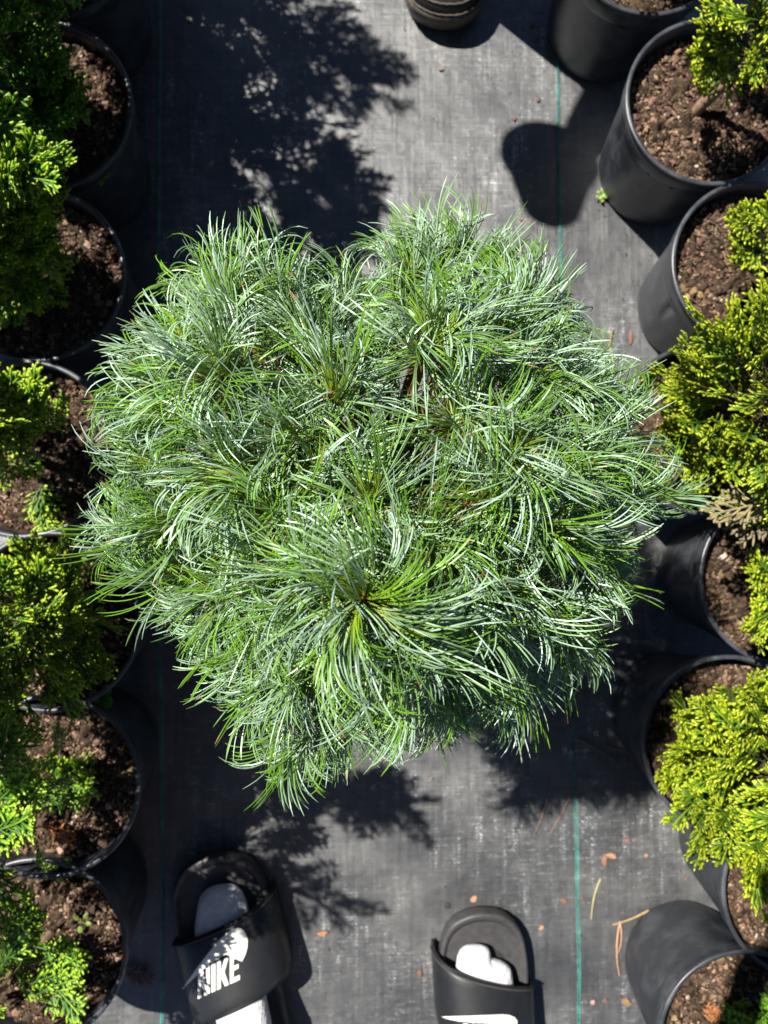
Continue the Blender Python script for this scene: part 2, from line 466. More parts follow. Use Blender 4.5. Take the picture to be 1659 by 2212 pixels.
def make_spray(seed, L=0.075):
    """flat fan of scale-leaved twigs lying in the xy plane, stem along +x"""
    r = np.random.default_rng(seed); mb = MB()
    G0 = np.array([0.038, 0.095, 0.010]); G1 = np.array([0.16, 0.33, 0.018]); TIP = np.array([0.42, 0.52, 0.03])
    def colour(n_seg, sides, lit):  # lit: how far the twig's own colour turns green and yellow at the tip
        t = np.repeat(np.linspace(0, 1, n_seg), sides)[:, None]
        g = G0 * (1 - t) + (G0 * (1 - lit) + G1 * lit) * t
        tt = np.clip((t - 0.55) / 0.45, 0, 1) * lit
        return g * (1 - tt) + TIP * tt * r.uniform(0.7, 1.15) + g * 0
    n = 9
    bend = np.array([0, r.normal(0, 0.15), 0.18 + r.normal(0, 0.1)])
    sp, sd = twig_pts((0, 0, 0), (1, 0, 0), L, n, bend, r)
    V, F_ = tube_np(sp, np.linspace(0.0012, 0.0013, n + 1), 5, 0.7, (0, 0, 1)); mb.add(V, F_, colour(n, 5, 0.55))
    k = int(L / 0.0064); side = 1
    for i in range(k):
        t = (i + 1.2) / (k + 1.0)
        base = sp[0] * 0 + np.array([np.interp(t, np.linspace(0, 1, n + 1), sp[:, q]) for q in range(3)])
        ln = L * (0.50 * (1 - t) ** 0.7 + 0.13) * r.uniform(0.75, 1.15) * (0.6 + 0.4 * min(1, t * 4))
        ang = r.uniform(0.55, 0.85) * side
        d = np.array([math.cos(ang), math.sin(ang), r.normal(0, 0.16)])
        bd = np.array([0.35, -0.15 * side, 0.15 + r.normal(0, 0.12)])
        ns = 5
        pt, dd = twig_pts(base, d, ln, ns, bd, r)
        rad = np.array([0.0010, 0.0013, 0.0014, 0.0018, 0.0019, 0.0008]) * r.uniform(0.9, 1.15)
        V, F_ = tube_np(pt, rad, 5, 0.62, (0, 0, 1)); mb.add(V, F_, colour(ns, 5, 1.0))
        m = int(ln / 0.0060)
        s2 = side
        for j in range(m):
            u = (j + 0.8) / (m + 0.6)
            b2 = np.array([np.interp(u, np.linspace(0, 1, ns + 1), pt[:, q]) for q in range(3)])
            l2 = ln * (0.36 * (1 - u) + 0.10) * r.uniform(0.7, 1.2) + 0.0035
            a2 = ang + r.uniform(0.5, 0.8) * s2
            d2 = np.array([math.cos(a2), math.sin(a2), r.normal(0, 0.2)])
            p2, _ = twig_pts(b2, d2, l2, 3, np.array([0.3 * math.cos(ang), 0.3 * math.sin(ang), 0.15]), r)
            V, F_ = tube_np(p2, np.array([0.0009, 0.0014, 0.0018, 0.0008]) * r.uniform(0.9, 1.2), 5, 0.62, (0, 0, 1))
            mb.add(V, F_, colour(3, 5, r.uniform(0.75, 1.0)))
            s2 = -s2
        side = -side
    return np.concatenate(mb.V), np.concatenate(mb.F), np.concatenate(mb.C)

SPRAYS = [make_spray(100 + i, L) for i, L in enumerate((0.060, 0.070, 0.078, 0.066, 0.052, 0.072))]

def basis(d, up, roll):
    d = norm(np.asarray(d, float)); s = norm(np.cross(up, d)); t = np.cross(d, s)
    c, sn = math.cos(roll), math.sin(roll)
    return np.stack([d, c * s + sn * t, -sn * s + c * t], -1)

def make_shrub(pos, seed, prof, n, label, group, tint, lean=(0, 0), extra=(), yellow=0.5, top=None, rz=0.0, scale=1.0, zlow=0.19, kind='golden'):
    """prof: list of (height, radius). extra: list of (image px, py, height) tips reached by single sprays"""
    r = np.random.default_rng(seed)
    zs = np.array([p[0] for p in prof]); rs = np.array([p[1] for p in prof])
    root = empty('conifer_shrub', (pos.x, pos.y, 0.165))
    base = np.array([pos.x, pos.y, 0.165]); topz = zs[-1]
    def axis(z):
        t = (z - 0.165) / (topz - 0.165)
        return np.array([lean[0] * t + 0.012 * math.sin(z * 14 + seed), lean[1] * t + 0.012 * math.cos(z * 11 + seed), z - 0.165])
    tp = np.array([axis(z) for z in np.linspace(0.155, topz - 0.03, 9)])
    V, F_ = tube_np(tp, np.linspace(0.0085, 0.002, 9), 8, 1, (0, 1, 0.01))
    mesh_obj('trunk', V, F_, M_BARK, root)
    fol = MB(); br = MB()
    def put(tipbase, d, roll, s, k, shade):
        V, F_, C = SPRAYS[k]
        B = basis(d, np.array([0, 0, 1.0]), roll)
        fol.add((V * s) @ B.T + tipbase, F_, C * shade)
    def branch(a, b):
        m = a * 0.45 + b * 0.55 + np.array([0, 0, -0.006]) + r.normal(0, 0.004, 3)
        V, F_ = tube_np([a, m, b], [0.0018, 0.0012, 0.0007], 5); br.add(V, F_)
    w_ = rs + 0.02; cdf = np.cumsum(np.interp(np.linspace(zs[0], zs[-1], 60), zs, w_)); cdf /= cdf[-1]
    zg = np.linspace(zs[0], zs[-1], 60)
    golden = 2.39996
    for i in range(n):
        z = np.interp(r.random(), cdf, zg); th = i * golden + r.normal(0, 0.3)
        R = np.interp(z, zs, rs) * (1 + 0.13 * math.sin(3 * th + seed) + 0.10 * math.sin(5 * th + z * 30))
        s = scale * r.uniform(0.72, 1.1); k = r.integers(len(SPRAYS))
        Ls = 0.066 * s
        tilt = r.uniform(0.15, 0.95) * (0.6 + 0.8 * (z - zs[0]) / (zs[-1] - zs[0]))
        d = np.array([math.cos(th) * math.cos(tilt), math.sin(th) * math.cos(tilt), math.sin(tilt)])
        q = r.random() ** 0.45
        rad = max(0.004, R * (0.35 + 0.65 * q) - Ls * math.cos(tilt) * 0.8)
        c = axis(z) + np.array([math.cos(th) * rad, math.sin(th) * rad, -Ls * math.sin(tilt) * 0.5])
        put(c, d, r.uniform(-1.4, 1.4), s, k, r.uniform(0.7, 1.2))
        branch(axis(min(topz - 0.04, max(0.17, z - rad * 0.5 - 0.02))), c)
    for e in extra:
        tipw = np.array(P(e[0], e[1], e[2])) - base
        s = e[3] if len(e) > 3 else 1.0
        az = axis(max(0.18, e[2] - 0.05)); d = norm(tipw - az); d[2] = max(d[2], 0.05); d = norm(d)
        for q in range(3):
            dj = norm(d + r.normal(0, 0.16, 3)); c = tipw - dj * 0.074 * s - r.random() * 0.012 * dj
            put(c, dj, r.uniform(-0.7, 0.7), s, r.integers(len(SPRAYS)), r.uniform(0.9, 1.2))
            branch(az, c)
    br.build('branches', M_BRANCH, root)
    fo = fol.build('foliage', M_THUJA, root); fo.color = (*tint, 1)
    tag(root, label, 'shrub', group); return root

GR = 'golden conifer shrubs in the right row'; GL = 'green conifer shrubs in the left row'
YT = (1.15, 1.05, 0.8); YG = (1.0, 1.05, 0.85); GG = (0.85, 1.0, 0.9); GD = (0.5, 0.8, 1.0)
lcone = lambda s, hs=1.0: [(0.21, 0.04 * s), (0.29, 0.065 * s), (0.38, 0.098 * s), (0.48, 0.122 * s), (0.58, 0.098 * s), (0.66 + 0.03 * hs, 0.055 * s), (0.68 + 0.12 * hs, 0.012)]
cone = lambda s, hs=1.0: [(0.20 , 0.04 * s), (0.27 * 1, 0.105 * s), (0.36, 0.140 * s), (0.46, 0.140 * s), (0.46 + 0.12 * hs, 0.10 * s), (0.46 + 0.22 * hs, 0.055 * s), (0.46 + 0.30 * hs, 0.012)]
# left row
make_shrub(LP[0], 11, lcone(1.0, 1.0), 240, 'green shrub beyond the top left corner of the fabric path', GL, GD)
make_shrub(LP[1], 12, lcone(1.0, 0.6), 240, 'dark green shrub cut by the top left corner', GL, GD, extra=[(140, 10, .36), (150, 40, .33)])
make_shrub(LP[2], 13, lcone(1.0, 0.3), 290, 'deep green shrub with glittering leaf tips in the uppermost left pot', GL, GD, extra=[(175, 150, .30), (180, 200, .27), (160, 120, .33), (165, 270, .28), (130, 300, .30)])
make_shrub(LP[3], 14, [(0.21, 0.045), (0.30, 0.070), (0.38, 0.092), (0.46, 0.108), (0.54, 0.075), (0.60, 0.02)], 230, 'green shrub with bright yellow tips over the second left pot', GL, GG, extra=[(105, 352, .42), (110, 440, .44), (115, 480, .42), (125, 560, .38), (95, 400, .45)])
make_shrub(LP[4], 15, [(0.21, 0.03), (0.30, 0.05), (0.38, 0.070), (0.46, 0.078), (0.54, 0.050), (0.60, 0.02)], 120, 'yellowish green shrub above the sunlit mulch of the third left pot', GL, YG, extra=[(115, 800, .38), (150, 850, .30), (100, 830, .4), (110, 1160, .18)])
make_shrub(LP[5], 16, [(0.20, 0.05), (0.28, 0.085), (0.36, 0.112), (0.44, 0.105), (0.52, 0.075), (0.60, 0.055), (0.70, 0.045), (0.80, 0.01)], 250, 'bushy light green shrub beside the clover on the left edge', GL, YG, extra=[(170, 1170, .24), (160, 1270, .36), (190, 1330, .36), (180, 1380, .34), (200, 1440, .26), (120, 1200, .4)])
make_shrub(LP[6], 17, [(0.21, 0.05), (0.28, 0.080), (0.35, 0.105), (0.44, 0.100), (0.54, 0.070), (0.66, 0.045), (0.76, 0.01)], 90, 'green shrub with loose low sprays over the fifth left pot', GL, GG, lean=(-0.07, 0.03), scale=0.9, extra=[(190, 1650, .24), (210, 1700, .24), (90, 1650, .44), (95, 1770, .44), (60, 1540, .45)])
make_shrub(LP[7], 18, [(0.21, 0.03), (0.27, 0.05), (0.33, 0.060), (0.40, 0.055), (0.46, 0.03), (0.50, 0.01)], 30, 'green shrub with one bright fanned spray over the lowest left pot', GL, GG, lean=(-0.08, -0.03), extra=[(190, 2055, .30), (205, 2075, .30), (70, 1960, .36), (185, 2190, .26), (90, 1930, .34)])
# second row added by guess outside the frame, to shade the upper left pots
SH = [o for o in COL.objects if o.name.startswith('conifer_shrub')]
for k, (yy, srcn) in enumerate([(0.96, 1), (0.70, 2), (0.44, 3)]):
    src = SH[srcn]
    o = copy_tree(src); o.location = (-0.66 + 0.02 * (k % 2), yy, 0.165); o.rotation_euler = (0, 0, 1.3 + k)
    tag(o, ['farthest up of the dark shrubs standing beyond the left edge of the picture', 'second shrub standing beyond the left edge behind the dark green one', 'third shrub beyond the left edge shading the upper left pots', 'lowest of the shrubs beyond the left edge of the picture'][k], 'shrub', 'conifer shrubs beyond the left edge')
    q = copy_tree(protos[k % 3]); q.location = (o.location.x, yy, 0.0045); q.rotation_euler = (0, 0, k)
    tag(q, ['farthest up black pot beyond the left edge', 'second black pot down beyond the left edge', 'third black pot down beyond the left edge', 'lowest black pot beyond the left edge'][k], 'pot', 'black pots beyond the left edge')
# right row
make_shrub(RP[0], 21, cone(0.80), 130, 'golden shrub above the top right edge, behind the shaded pot', GR, YT)
make_shrub(RP[1], 22, [(0.33, 0.05), (0.38, 0.09), (0.45, 0.12), (0.55, 0.10), (0.68, 0.02)], 80, 'open golden shrub on a bare brown stem at top right', GR, YT, lean=(0.06, -0.01),
           extra=[(1488, 70, .36), (1487, 130, .34), (1482, 168, .28), (1510, 30, .4), (1560, 190, .33), (1600, 175, .36)])
make_shrub(RP[2], 23, [(0.30, 0.03), (0.38, 0.055), (0.46, 0.075), (0.6, 0.05), (0.7, 0.01)], 70, 'small golden sprays over the open mulch below the bare stem', GR, YT,
           extra=[(1563, 478, .32), (1568, 545, .30), (1590, 580, .30), (1600, 440, .34)])
make_shrub(RP[3], 24, [(0.22, 0.06), (0.28, 0.090), (0.36, 0.122), (0.44, 0.138), (0.52, 0.11), (0.60, 0.06), (0.66, 0.01)], 260, 'large golden yellow shrub touching the blue green pine on its right', GR, YT, lean=(0.01, 0.035),
           extra=[(1450, 805, .34), (1415, 845, .33), (1480, 760, .34), (1535, 700, .36), (1610, 650, .4), (1420, 960, .31), (1440, 1010, .30), (1500, 1065, .33), (1530, 1040, .34), (1600, 1000, .38)])
make_shrub(RP[4], 25, [(0.30, 0.03), (0.38, 0.05), (0.46, 0.065), (0.6, 0.05), (0.7, 0.01)], 70, 'golden sprays at the right edge beside the streaked black pot', GR, YT,
           extra=[(1593, 1255, .32), (1602, 1330, .31), (1610, 1380, .31), (1615, 1215, .33)])
make_shrub(RP[5], 26, [(0.20, 0.05), (0.25, 0.09), (0.32, 0.125), (0.40, 0.140), (0.48, 0.12), (0.56, 0.06), (0.62, 0.01)], 260, 'golden shrub with finger-like sprays over the shaded lower right pot', GR, YT,
           extra=[(1410, 1685, .27), (1440, 1660, .28), (1455, 1590, .30), (1460, 1545, .32), (1500, 1480, .36), (1530, 1520, .34), (1480, 1740, .28), (1560, 1790, .30), (1520, 1700, .33), (1600, 1790, .33)])
make_shrub(RP[6], 27, [(0.28, 0.03), (0.34, 0.05), (0.42, 0.07), (0.5, 0.06), (0.6, 0.01)], 70, 'small golden sprays hanging over the pot at the lower right edge', GR, YT,
           extra=[(1592, 1885, .29), (1600, 1850, .30), (1610, 1830, .32), (1640, 1910, .28)])
make_shrub(RP[7], 28, [(0.20, 0.03), (0.26, 0.07), (0.36, 0.09), (0.5, 0.07), (0.6, 0.01)], 80, 'shrub in the bottom right corner standing in dark shadow', GR, GD,  # darkened tint: the shadow it stands in is put into the foliage colour
           extra=[(1600, 2150, .24), (1630, 2180, .26)])

# faded brown twig between two right-hand shrubs
def dead_spray(name, px, py, h, d, s, col, label, cat, seed):
    r = np.random.default_rng(seed); V, F_, C = SPRAYS[seed % len(SPRAYS)]
    B = basis(d, np.array([0, 0, 1.0]), 0.2)
    c = np.array(P(px, py, h)); mb = MB()
    mb.add((V * s) @ B.T, F_, np.array(col) * r.uniform(0.6, 1.3, (len(F_), 1)))
    root = mb.build(name, M_DEBRIS); root.location = c
    if label: tag(root, label, cat)
    return root
dead_spray('dead_twig', 1665, 1085, 0.40, (-1, -0.12, -0.10), 1.0, (0.24, 0.20, 0.10), 'pale faded twig reaching out under the large golden shrub', 'twig', 3)
dead_spray('dead_twig', 1690, 1135, 0.37, (-1, 0.02, -0.05), 0.9, (0.20, 0.17, 0.10), 'dull tan twig lying just below the pale faded one', 'twig', 1)
dead_spray('dead_frond', 1560, 2205, 0.178, (-0.9, 0.8, 0.0), 0.42, (0.40, 0.16, 0.06), 'rusty dry frond on the mulch of the bottom right pot', 'dead frond', 2)
dead_spray('dead_frond', 1505, 1215, 0.178, (0.8, -0.5, 0.0), 0.28, (0.50, 0.17, 0.05), 'bright orange dry frond on the mulch beside the streaked pot rim', 'dead frond', 4)
dead_spray('dead_frond', 255, 2090, 0.004, (1, -0.25, 0.05), 0.75, (0.11, 0.06, 0.045), 'dark brown dry frond on the fabric by the lowest left pot rim', 'dead frond', 5)
dead_spray('dead_frond', 85, 1785, 0.19, (1, -0.3, 0.05), 0.8, (0.36, 0.12, 0.04), 'rust coloured dry frond over the fifth left pot', 'dead frond', 0)

# ------------------------------------------------------------------ the pine
def needles_np(p0, d0, ax, ang, L, rad, S, seed, yb):
    """p0,d0,ax (n,3), ang total bend, L length: 3-sided tapering needles"""
    n = len(p0); pts = [p0]; d = d0.copy(); dirs = [d0]
    for i in range(S):
        a = (ang / S * (0.3 + 1.4 * i / S))[:, None]
        d = d * np.cos(a) + np.cross(ax, d) * np.sin(a) + ax * (np.sum(ax * d, -1, keepdims=True)) * (1 - np.cos(a))
        d = norm(d + np.array([0, 0, -0.010])); pts.append(pts[-1] + d * (L / S)[:, None]); dirs.append(d)
    pts = np.stack(pts, 1); dirs = np.stack(dirs, 1)
    r = np.random.default_rng(seed)
    ref = norm(np.repeat(r.normal(0, 1, (n // 5, 3)), 5, 0) + r.normal(0, 0.25, (n, 3)))[:, None, :]
    s = norm(np.cross(dirs, ref)); t = np.cross(dirs, s)
    tt = np.linspace(0, 1, S + 1)
    prof = np.clip(np.minimum(1, (1.03 - tt) * 9), 0.3, 1)
    R = rad[:, None] * prof[None]
    V = np.zeros((n, S + 1, 3, 3))
    for k in range(3):
        a = k * 2 * math.pi / 3
        V[:, :, k] = pts + R[..., None] * (math.cos(a) * s + math.sin(a) * t)
    base = (np.arange(n) * (S + 1) * 3)[:, None, None]
    i = np.arange(S)[None, :, None]; k = np.arange(3)[None, None, :]
    a = base + i * 3 + k; b_ = base + i * 3 + (k + 1) % 3
    Fq = np.stack([a, b_, b_ + 3, a + 3], -1).reshape(-1, 4)
    green = np.array([0.125, 0.275, 0.015]); pale = np.array([0.42, 0.57, 0.47]); yel = np.array([0.36, 0.44, 0.02])
    C = np.zeros((n, S, 3, 3))
    gv = r.uniform(0.75, 1.3, (n, 1, 1)); pv = r.uniform(0.65, 1.2, (n, 1, 1)); mixp = r.uniform(0.1, 1.0, (n, 1, 1))
    tb = np.linspace(0, 1, S)[None, :, None]
    bas = np.clip(1 - tb / 0.50, 0, 1) ** 0.8 * yb[:, None, None]
    for kk in range(3):
        c = green * gv if kk == 0 else (pale * pv) * mixp + green * gv * (1 - mixp)
        c = c * (1 - bas) + yel * bas
        C[:, :, kk] = c
    tip = (tb[..., 0] > 0.93)
    brown = r.random(n) < 0.03
    C[brown, -1] = np.array([0.35, 0.2, 0.08])
    return V.reshape(-1, 3), Fq, C.reshape(-1, 3)

def make_pine():
    r = np.random.default_rng(42)
    g = P(785, 1130, 0)
    root = empty('pine_shrub', (g.x, g.y, 0.165)); base = np.array([g.x, g.y, 0.165])
    hub = np.array([g.x, g.y, 0.50])
    S = [  # (px, py, height, needles, spread) shoot tips as seen from above
        (785, 1300, .745, 280, 1.15), (690, 1268, .725, 170, 1.1), (850, 1392, .71, 190, 1.0), (930, 1190, .70, 150, 1.0), (800, 1090, .69, 150, 1.0),
        (475, 810, .665, 220, 1.0), (930, 740, .665, 260, 1.0), (1010, 715, .64, 170, .9), (715, 850, .66, 190, 1.0), (1105, 990, .675, 230, 1.0), (645, 955, .67, 190, 1.0),
        (500, 1030, .665, 220, 1.0), (1010, 900, .665, 170, .9), (590, 1120, .67, 190, 1.0), (1040, 1090, .67, 180, 1.0), (1180, 1130, .65, 180, 1.0),
        (390, 900, .61, 200, .9), (330, 830, .575, 180, .8), (400, 740, .585, 180, .8), (345, 1010, .58, 180, .8), (380, 1130, .60, 200, .9), (320, 1150, .565, 170, .8), (380, 1240, .575, 190, .8), 
        (520, 660, .60, 200, .8), (600, 650, .60, 180, .8), (660, 720, .605, 170, .8), (470, 640, .57, 150, .8), (745, 790, .60, 170, .9), (760, 690, .575, 150, .8),
        (880, 600, .585, 190, .8), (960, 570, .585, 210, .8), (1040, 610, .58, 170, .8), (880, 640, .57, 140, .8), (1100, 680, .60, 190, .8), (1160, 720, .575, 150, .8), 
        (1190, 840, .615, 200, .9), (1260, 880, .59, 190, .8), (1250, 960, .61, 190, .8), (1310, 900, .56, 150, .75), (1330, 990, .565, 170, .8), (1390, 1075, .52, 130, .5), (1290, 1060, .585, 190, .9), (1130, 800, .62, 160, .9),
        (1240, 1190, .59, 190, .8), (1270, 1260, .545, 150, .7), (1180, 1290, .59, 190, .8), (1190, 1370, .55, 160, .7), (1080, 1290, .64, 190, .9), (1070, 1400, .62, 180, .8), (1080, 1470, .57, 150, .7),
        (970, 1450, .625, 190, .8), (880, 1520, .60, 180, .8), (790, 1540, .60, 180, .8), (690, 1640, .56, 160, .7), (670, 1480, .635, 190, .9), (600, 1440, .62, 190, .8), (580, 1470, .575, 150, .7), (540, 1400, .58, 170, .75), (640, 1680, .54, 150, .6), (800, 1590, .55, 130, .7), (950, 1540, .555, 140, .7),
        (580, 1300, .66, 180, 1.0), (470, 1300, .60, 150, .8), (960, 1310, .69, 170, .9), (620, 1210, .68, 150, 1.0), (1200, 1030, .64, 170, .9), (700, 1030, .67, 150, .9),
    ]
    V_, F_, C_ = [], [], []; off = 0
    wood = MB()
    spots = []
    for (px, py, h, n, sp) in S:
        if py > 1400: py = 1400 + (py - 1400) * 0.62
        if px > 1250 and px != 1390: px = 1250 + (px - 1250) * 0.7
        spots.append((np.array(P(px, py, h)), int(n * 1.35), sp, 1.0))
    # under layer that fills the crown between the outer shoots
    for i in range(46):
        th = i * 2.39996; q = math.sqrt((i + 0.5) / 46)
        px = 790 + math.cos(th) * 440 * q; py = 1075 + math.sin(th) * 430 * q
        spots.append((np.array(P(px, py, 0.55 - 0.08 * q + r.uniform(-.02, .02))), 85, 0.9, 0.8))
    for si, (p, n, sp, ln) in enumerate(spots):
        out = norm(p - hub); out = norm(out + np.array([0, 0, 0.25 if sp > .85 else 0.05]))
        sl = r.uniform(0.022, 0.040)
        a0 = p - out * sl
        bd = r.normal(0, 0.15, 3)
        V, Fq = tube_np([a0 - out * 0.02, a0, a0 * .5 + p * .5, p], [0.0032, 0.0028, 0.0024, 0.0016], 6); wood.add(V - base, Fq)
        # limb back to the hub
        mid = hub * 0.45 + a0 * 0.55 + np.array([0, 0, -0.03])
        V, Fq = tube_np([hub + r.normal(0, .006, 3), mid, a0 - out * 0.018], [0.006, 0.0042, 0.0032], 6); wood.add(V - base, Fq)
        # small winter buds on the tip
        nf = max(8, n // 5)                          # bundles of five
        t = r.random(nf) ** 0.8
        az = r.uniform(0, 2 * math.pi, nf)
        e1 = norm(np.cross(out, np.array([0.3, 0.8, 0.5]))); e2 = np.cross(out, e1)
        tilt = (0.42 + 0.85 * (1 - t) + r.normal(0, 0.20, nf)) * sp
        side = np.cos(az)[:, None] * e1 + np.sin(az)[:, None] * e2
        dF = norm(out * np.cos(tilt)[:, None] + side * np.sin(tilt)[:, None])
        pF = a0 + out * (t * sl)[:, None] + side * 0.0018
        # each shoot has its own sweep, each bundle its own curl
        swirl = r.normal(0, 0.7)
        curl_ax = norm(np.cross(dF, np.array([0, 0, 1.0])) * r.uniform(0.1, 0.7, (nf, 1)) * -1 + r.normal(0, 0.35, (nf, 3)) + np.array([0, 0, 1.0]) * (swirl * 1.3 + r.normal(0, 0.6, (nf, 1))))
        curl = r.gamma(3.0, 0.55, nf); curl = np.clip(curl, 0.25, 3.4)
        LF = r.uniform(0.046, 0.077, nf) * ln * (1.12 if p[2] > 0.63 else 1.0)
        p0 = np.repeat(pF, 5, 0); d0 = norm(np.repeat(dF, 5, 0) + r.normal(0, 0.075, (nf * 5, 3)))
        ax = norm(np.repeat(curl_ax, 5, 0) + r.normal(0, 0.10, (nf * 5, 3)))
        # keep axis perpendicular
        ax = norm(ax - d0 * np.sum(ax * d0, -1, keepdims=True))
        ang = np.repeat(curl, 5) * r.uniform(0.85, 1.15, nf * 5)
        L = np.repeat(LF, 5) * r.uniform(0.86, 1.08, nf * 5)
        rad = r.uniform(0.00044, 0.00057, nf * 5)
        V, Fq, C = needles_np(p0 - base, d0, ax, ang, L, rad, 11, 500 + si, np.full(nf * 5, 0.9))
        V_.append(V); F_.append(Fq + off); C_.append(C); off += len(V)
        # sheaths
        for i in range(0, nf, 2):
            q0 = pF[i] - side[i] * 0.001; q1 = q0 + dF[i] * 0.004
            V, Fq = tube_np([q0, q1], [0.0016, 0.0011], 5); wood.add(V - base, Fq, (1, 1, 1))
    nd = mesh_obj('needles', np.concatenate(V_), np.concatenate(F_), M_NEEDLE, root, np.concatenate(C_), smooth=False)
    wood.build('branches', M_BRANCH2, root)
    tr = np.array([[0, 0, -0.01], [0.004, 0.002, 0.1], [-0.003, 0.004, 0.22], [0, 0, 0.34]])
    V, Fq = tube_np(tr, [0.011, 0.010, 0.0095, 0.008], 12, 1, (0, 1, 0.01)); mesh_obj('trunk', V, Fq, M_BARK, root)
    tag(root, 'wide curly needled pine with blue green tufts standing in the middle of the fabric path', 'pine')
    return g
M_BRANCH2 = make_plain('orange_brown_shoots', (0.19, 0.095, 0.035), 0.7, 200, 0.4, 0.3, 0.4)
gp = make_pine()
pp = copy_tree(protos[0]); pp.location = (gp.x, gp.y, 0.0045); tag(pp, 'black pot hidden beneath the curly pine in the middle', 'pot', 'black pots')
pp['group'] = 'black pots in the left row'; del pp['group']

# ------------------------------------------------------------------ feet, shoes and the two people
def skin_obj(name, pts, edges, radii, mat, parent, root_i=0, sub=2):
    me = bpy.data.meshes.new(name); me.from_pydata([tuple(p) for p in pts], edges, []); me.update()
    o = bpy.data.objects.new(name, me); COL.objects.link(o); o.parent = parent
    me.materials.append(mat)
    sk = o.modifiers.new('skin', 'SKIN'); sk.use_smooth_shade = True
    if not me.skin_vertices: pass
    for i, d in enumerate(me.skin_vertices[0].data):
        rr = radii[i]; d.radius = (rr, rr) if not hasattr(rr, '__len__') else rr
        d.use_root = (i == root_i)
    ss = o.modifiers.new('sub', 'SUBSURF'); ss.levels = sub; ss.render_levels = sub
    return o

def lerp(a, b, t): return a + (b - a) * t

# outline of a right slide sandal, local: x lateral (+ = outer side), y forward, toe tip at y=0
def sole_outline(n=72, w=1.0):
    ctrl = [(0.006, 0.0), (0.034, -0.008), (0.055, -0.034), (0.062, -0.075), (0.060, -0.12), (0.050, -0.17), (0.044, -0.215), (0.040, -0.25), (0.026, -0.276), (0.0, -0.285),
            (-0.026, -0.276), (-0.039, -0.25), (-0.041, -0.215), (-0.045, -0.17), (-0.055, -0.12), (-0.060, -0.085), (-0.057, -0.048), (-0.044, -0.018), (-0.020, -0.003)]
    k = len(ctrl); out = []
    for i in range(n):
        u = i / n * k; a = int(u); t = u - a
        p = [np.array(ctrl[(a + q - 1) % k]) for q in range(4)]
        out.append(0.5 * ((2 * p[1]) + (-p[0] + p[2]) * t + (2 * p[0] - 5 * p[1] + 4 * p[2] - p[3]) * t * t + (-p[0] + 3 * p[1] - 3 * p[2] + p[3]) * t ** 3))
    o = np.array(out); o[:, 0] *= w; return o

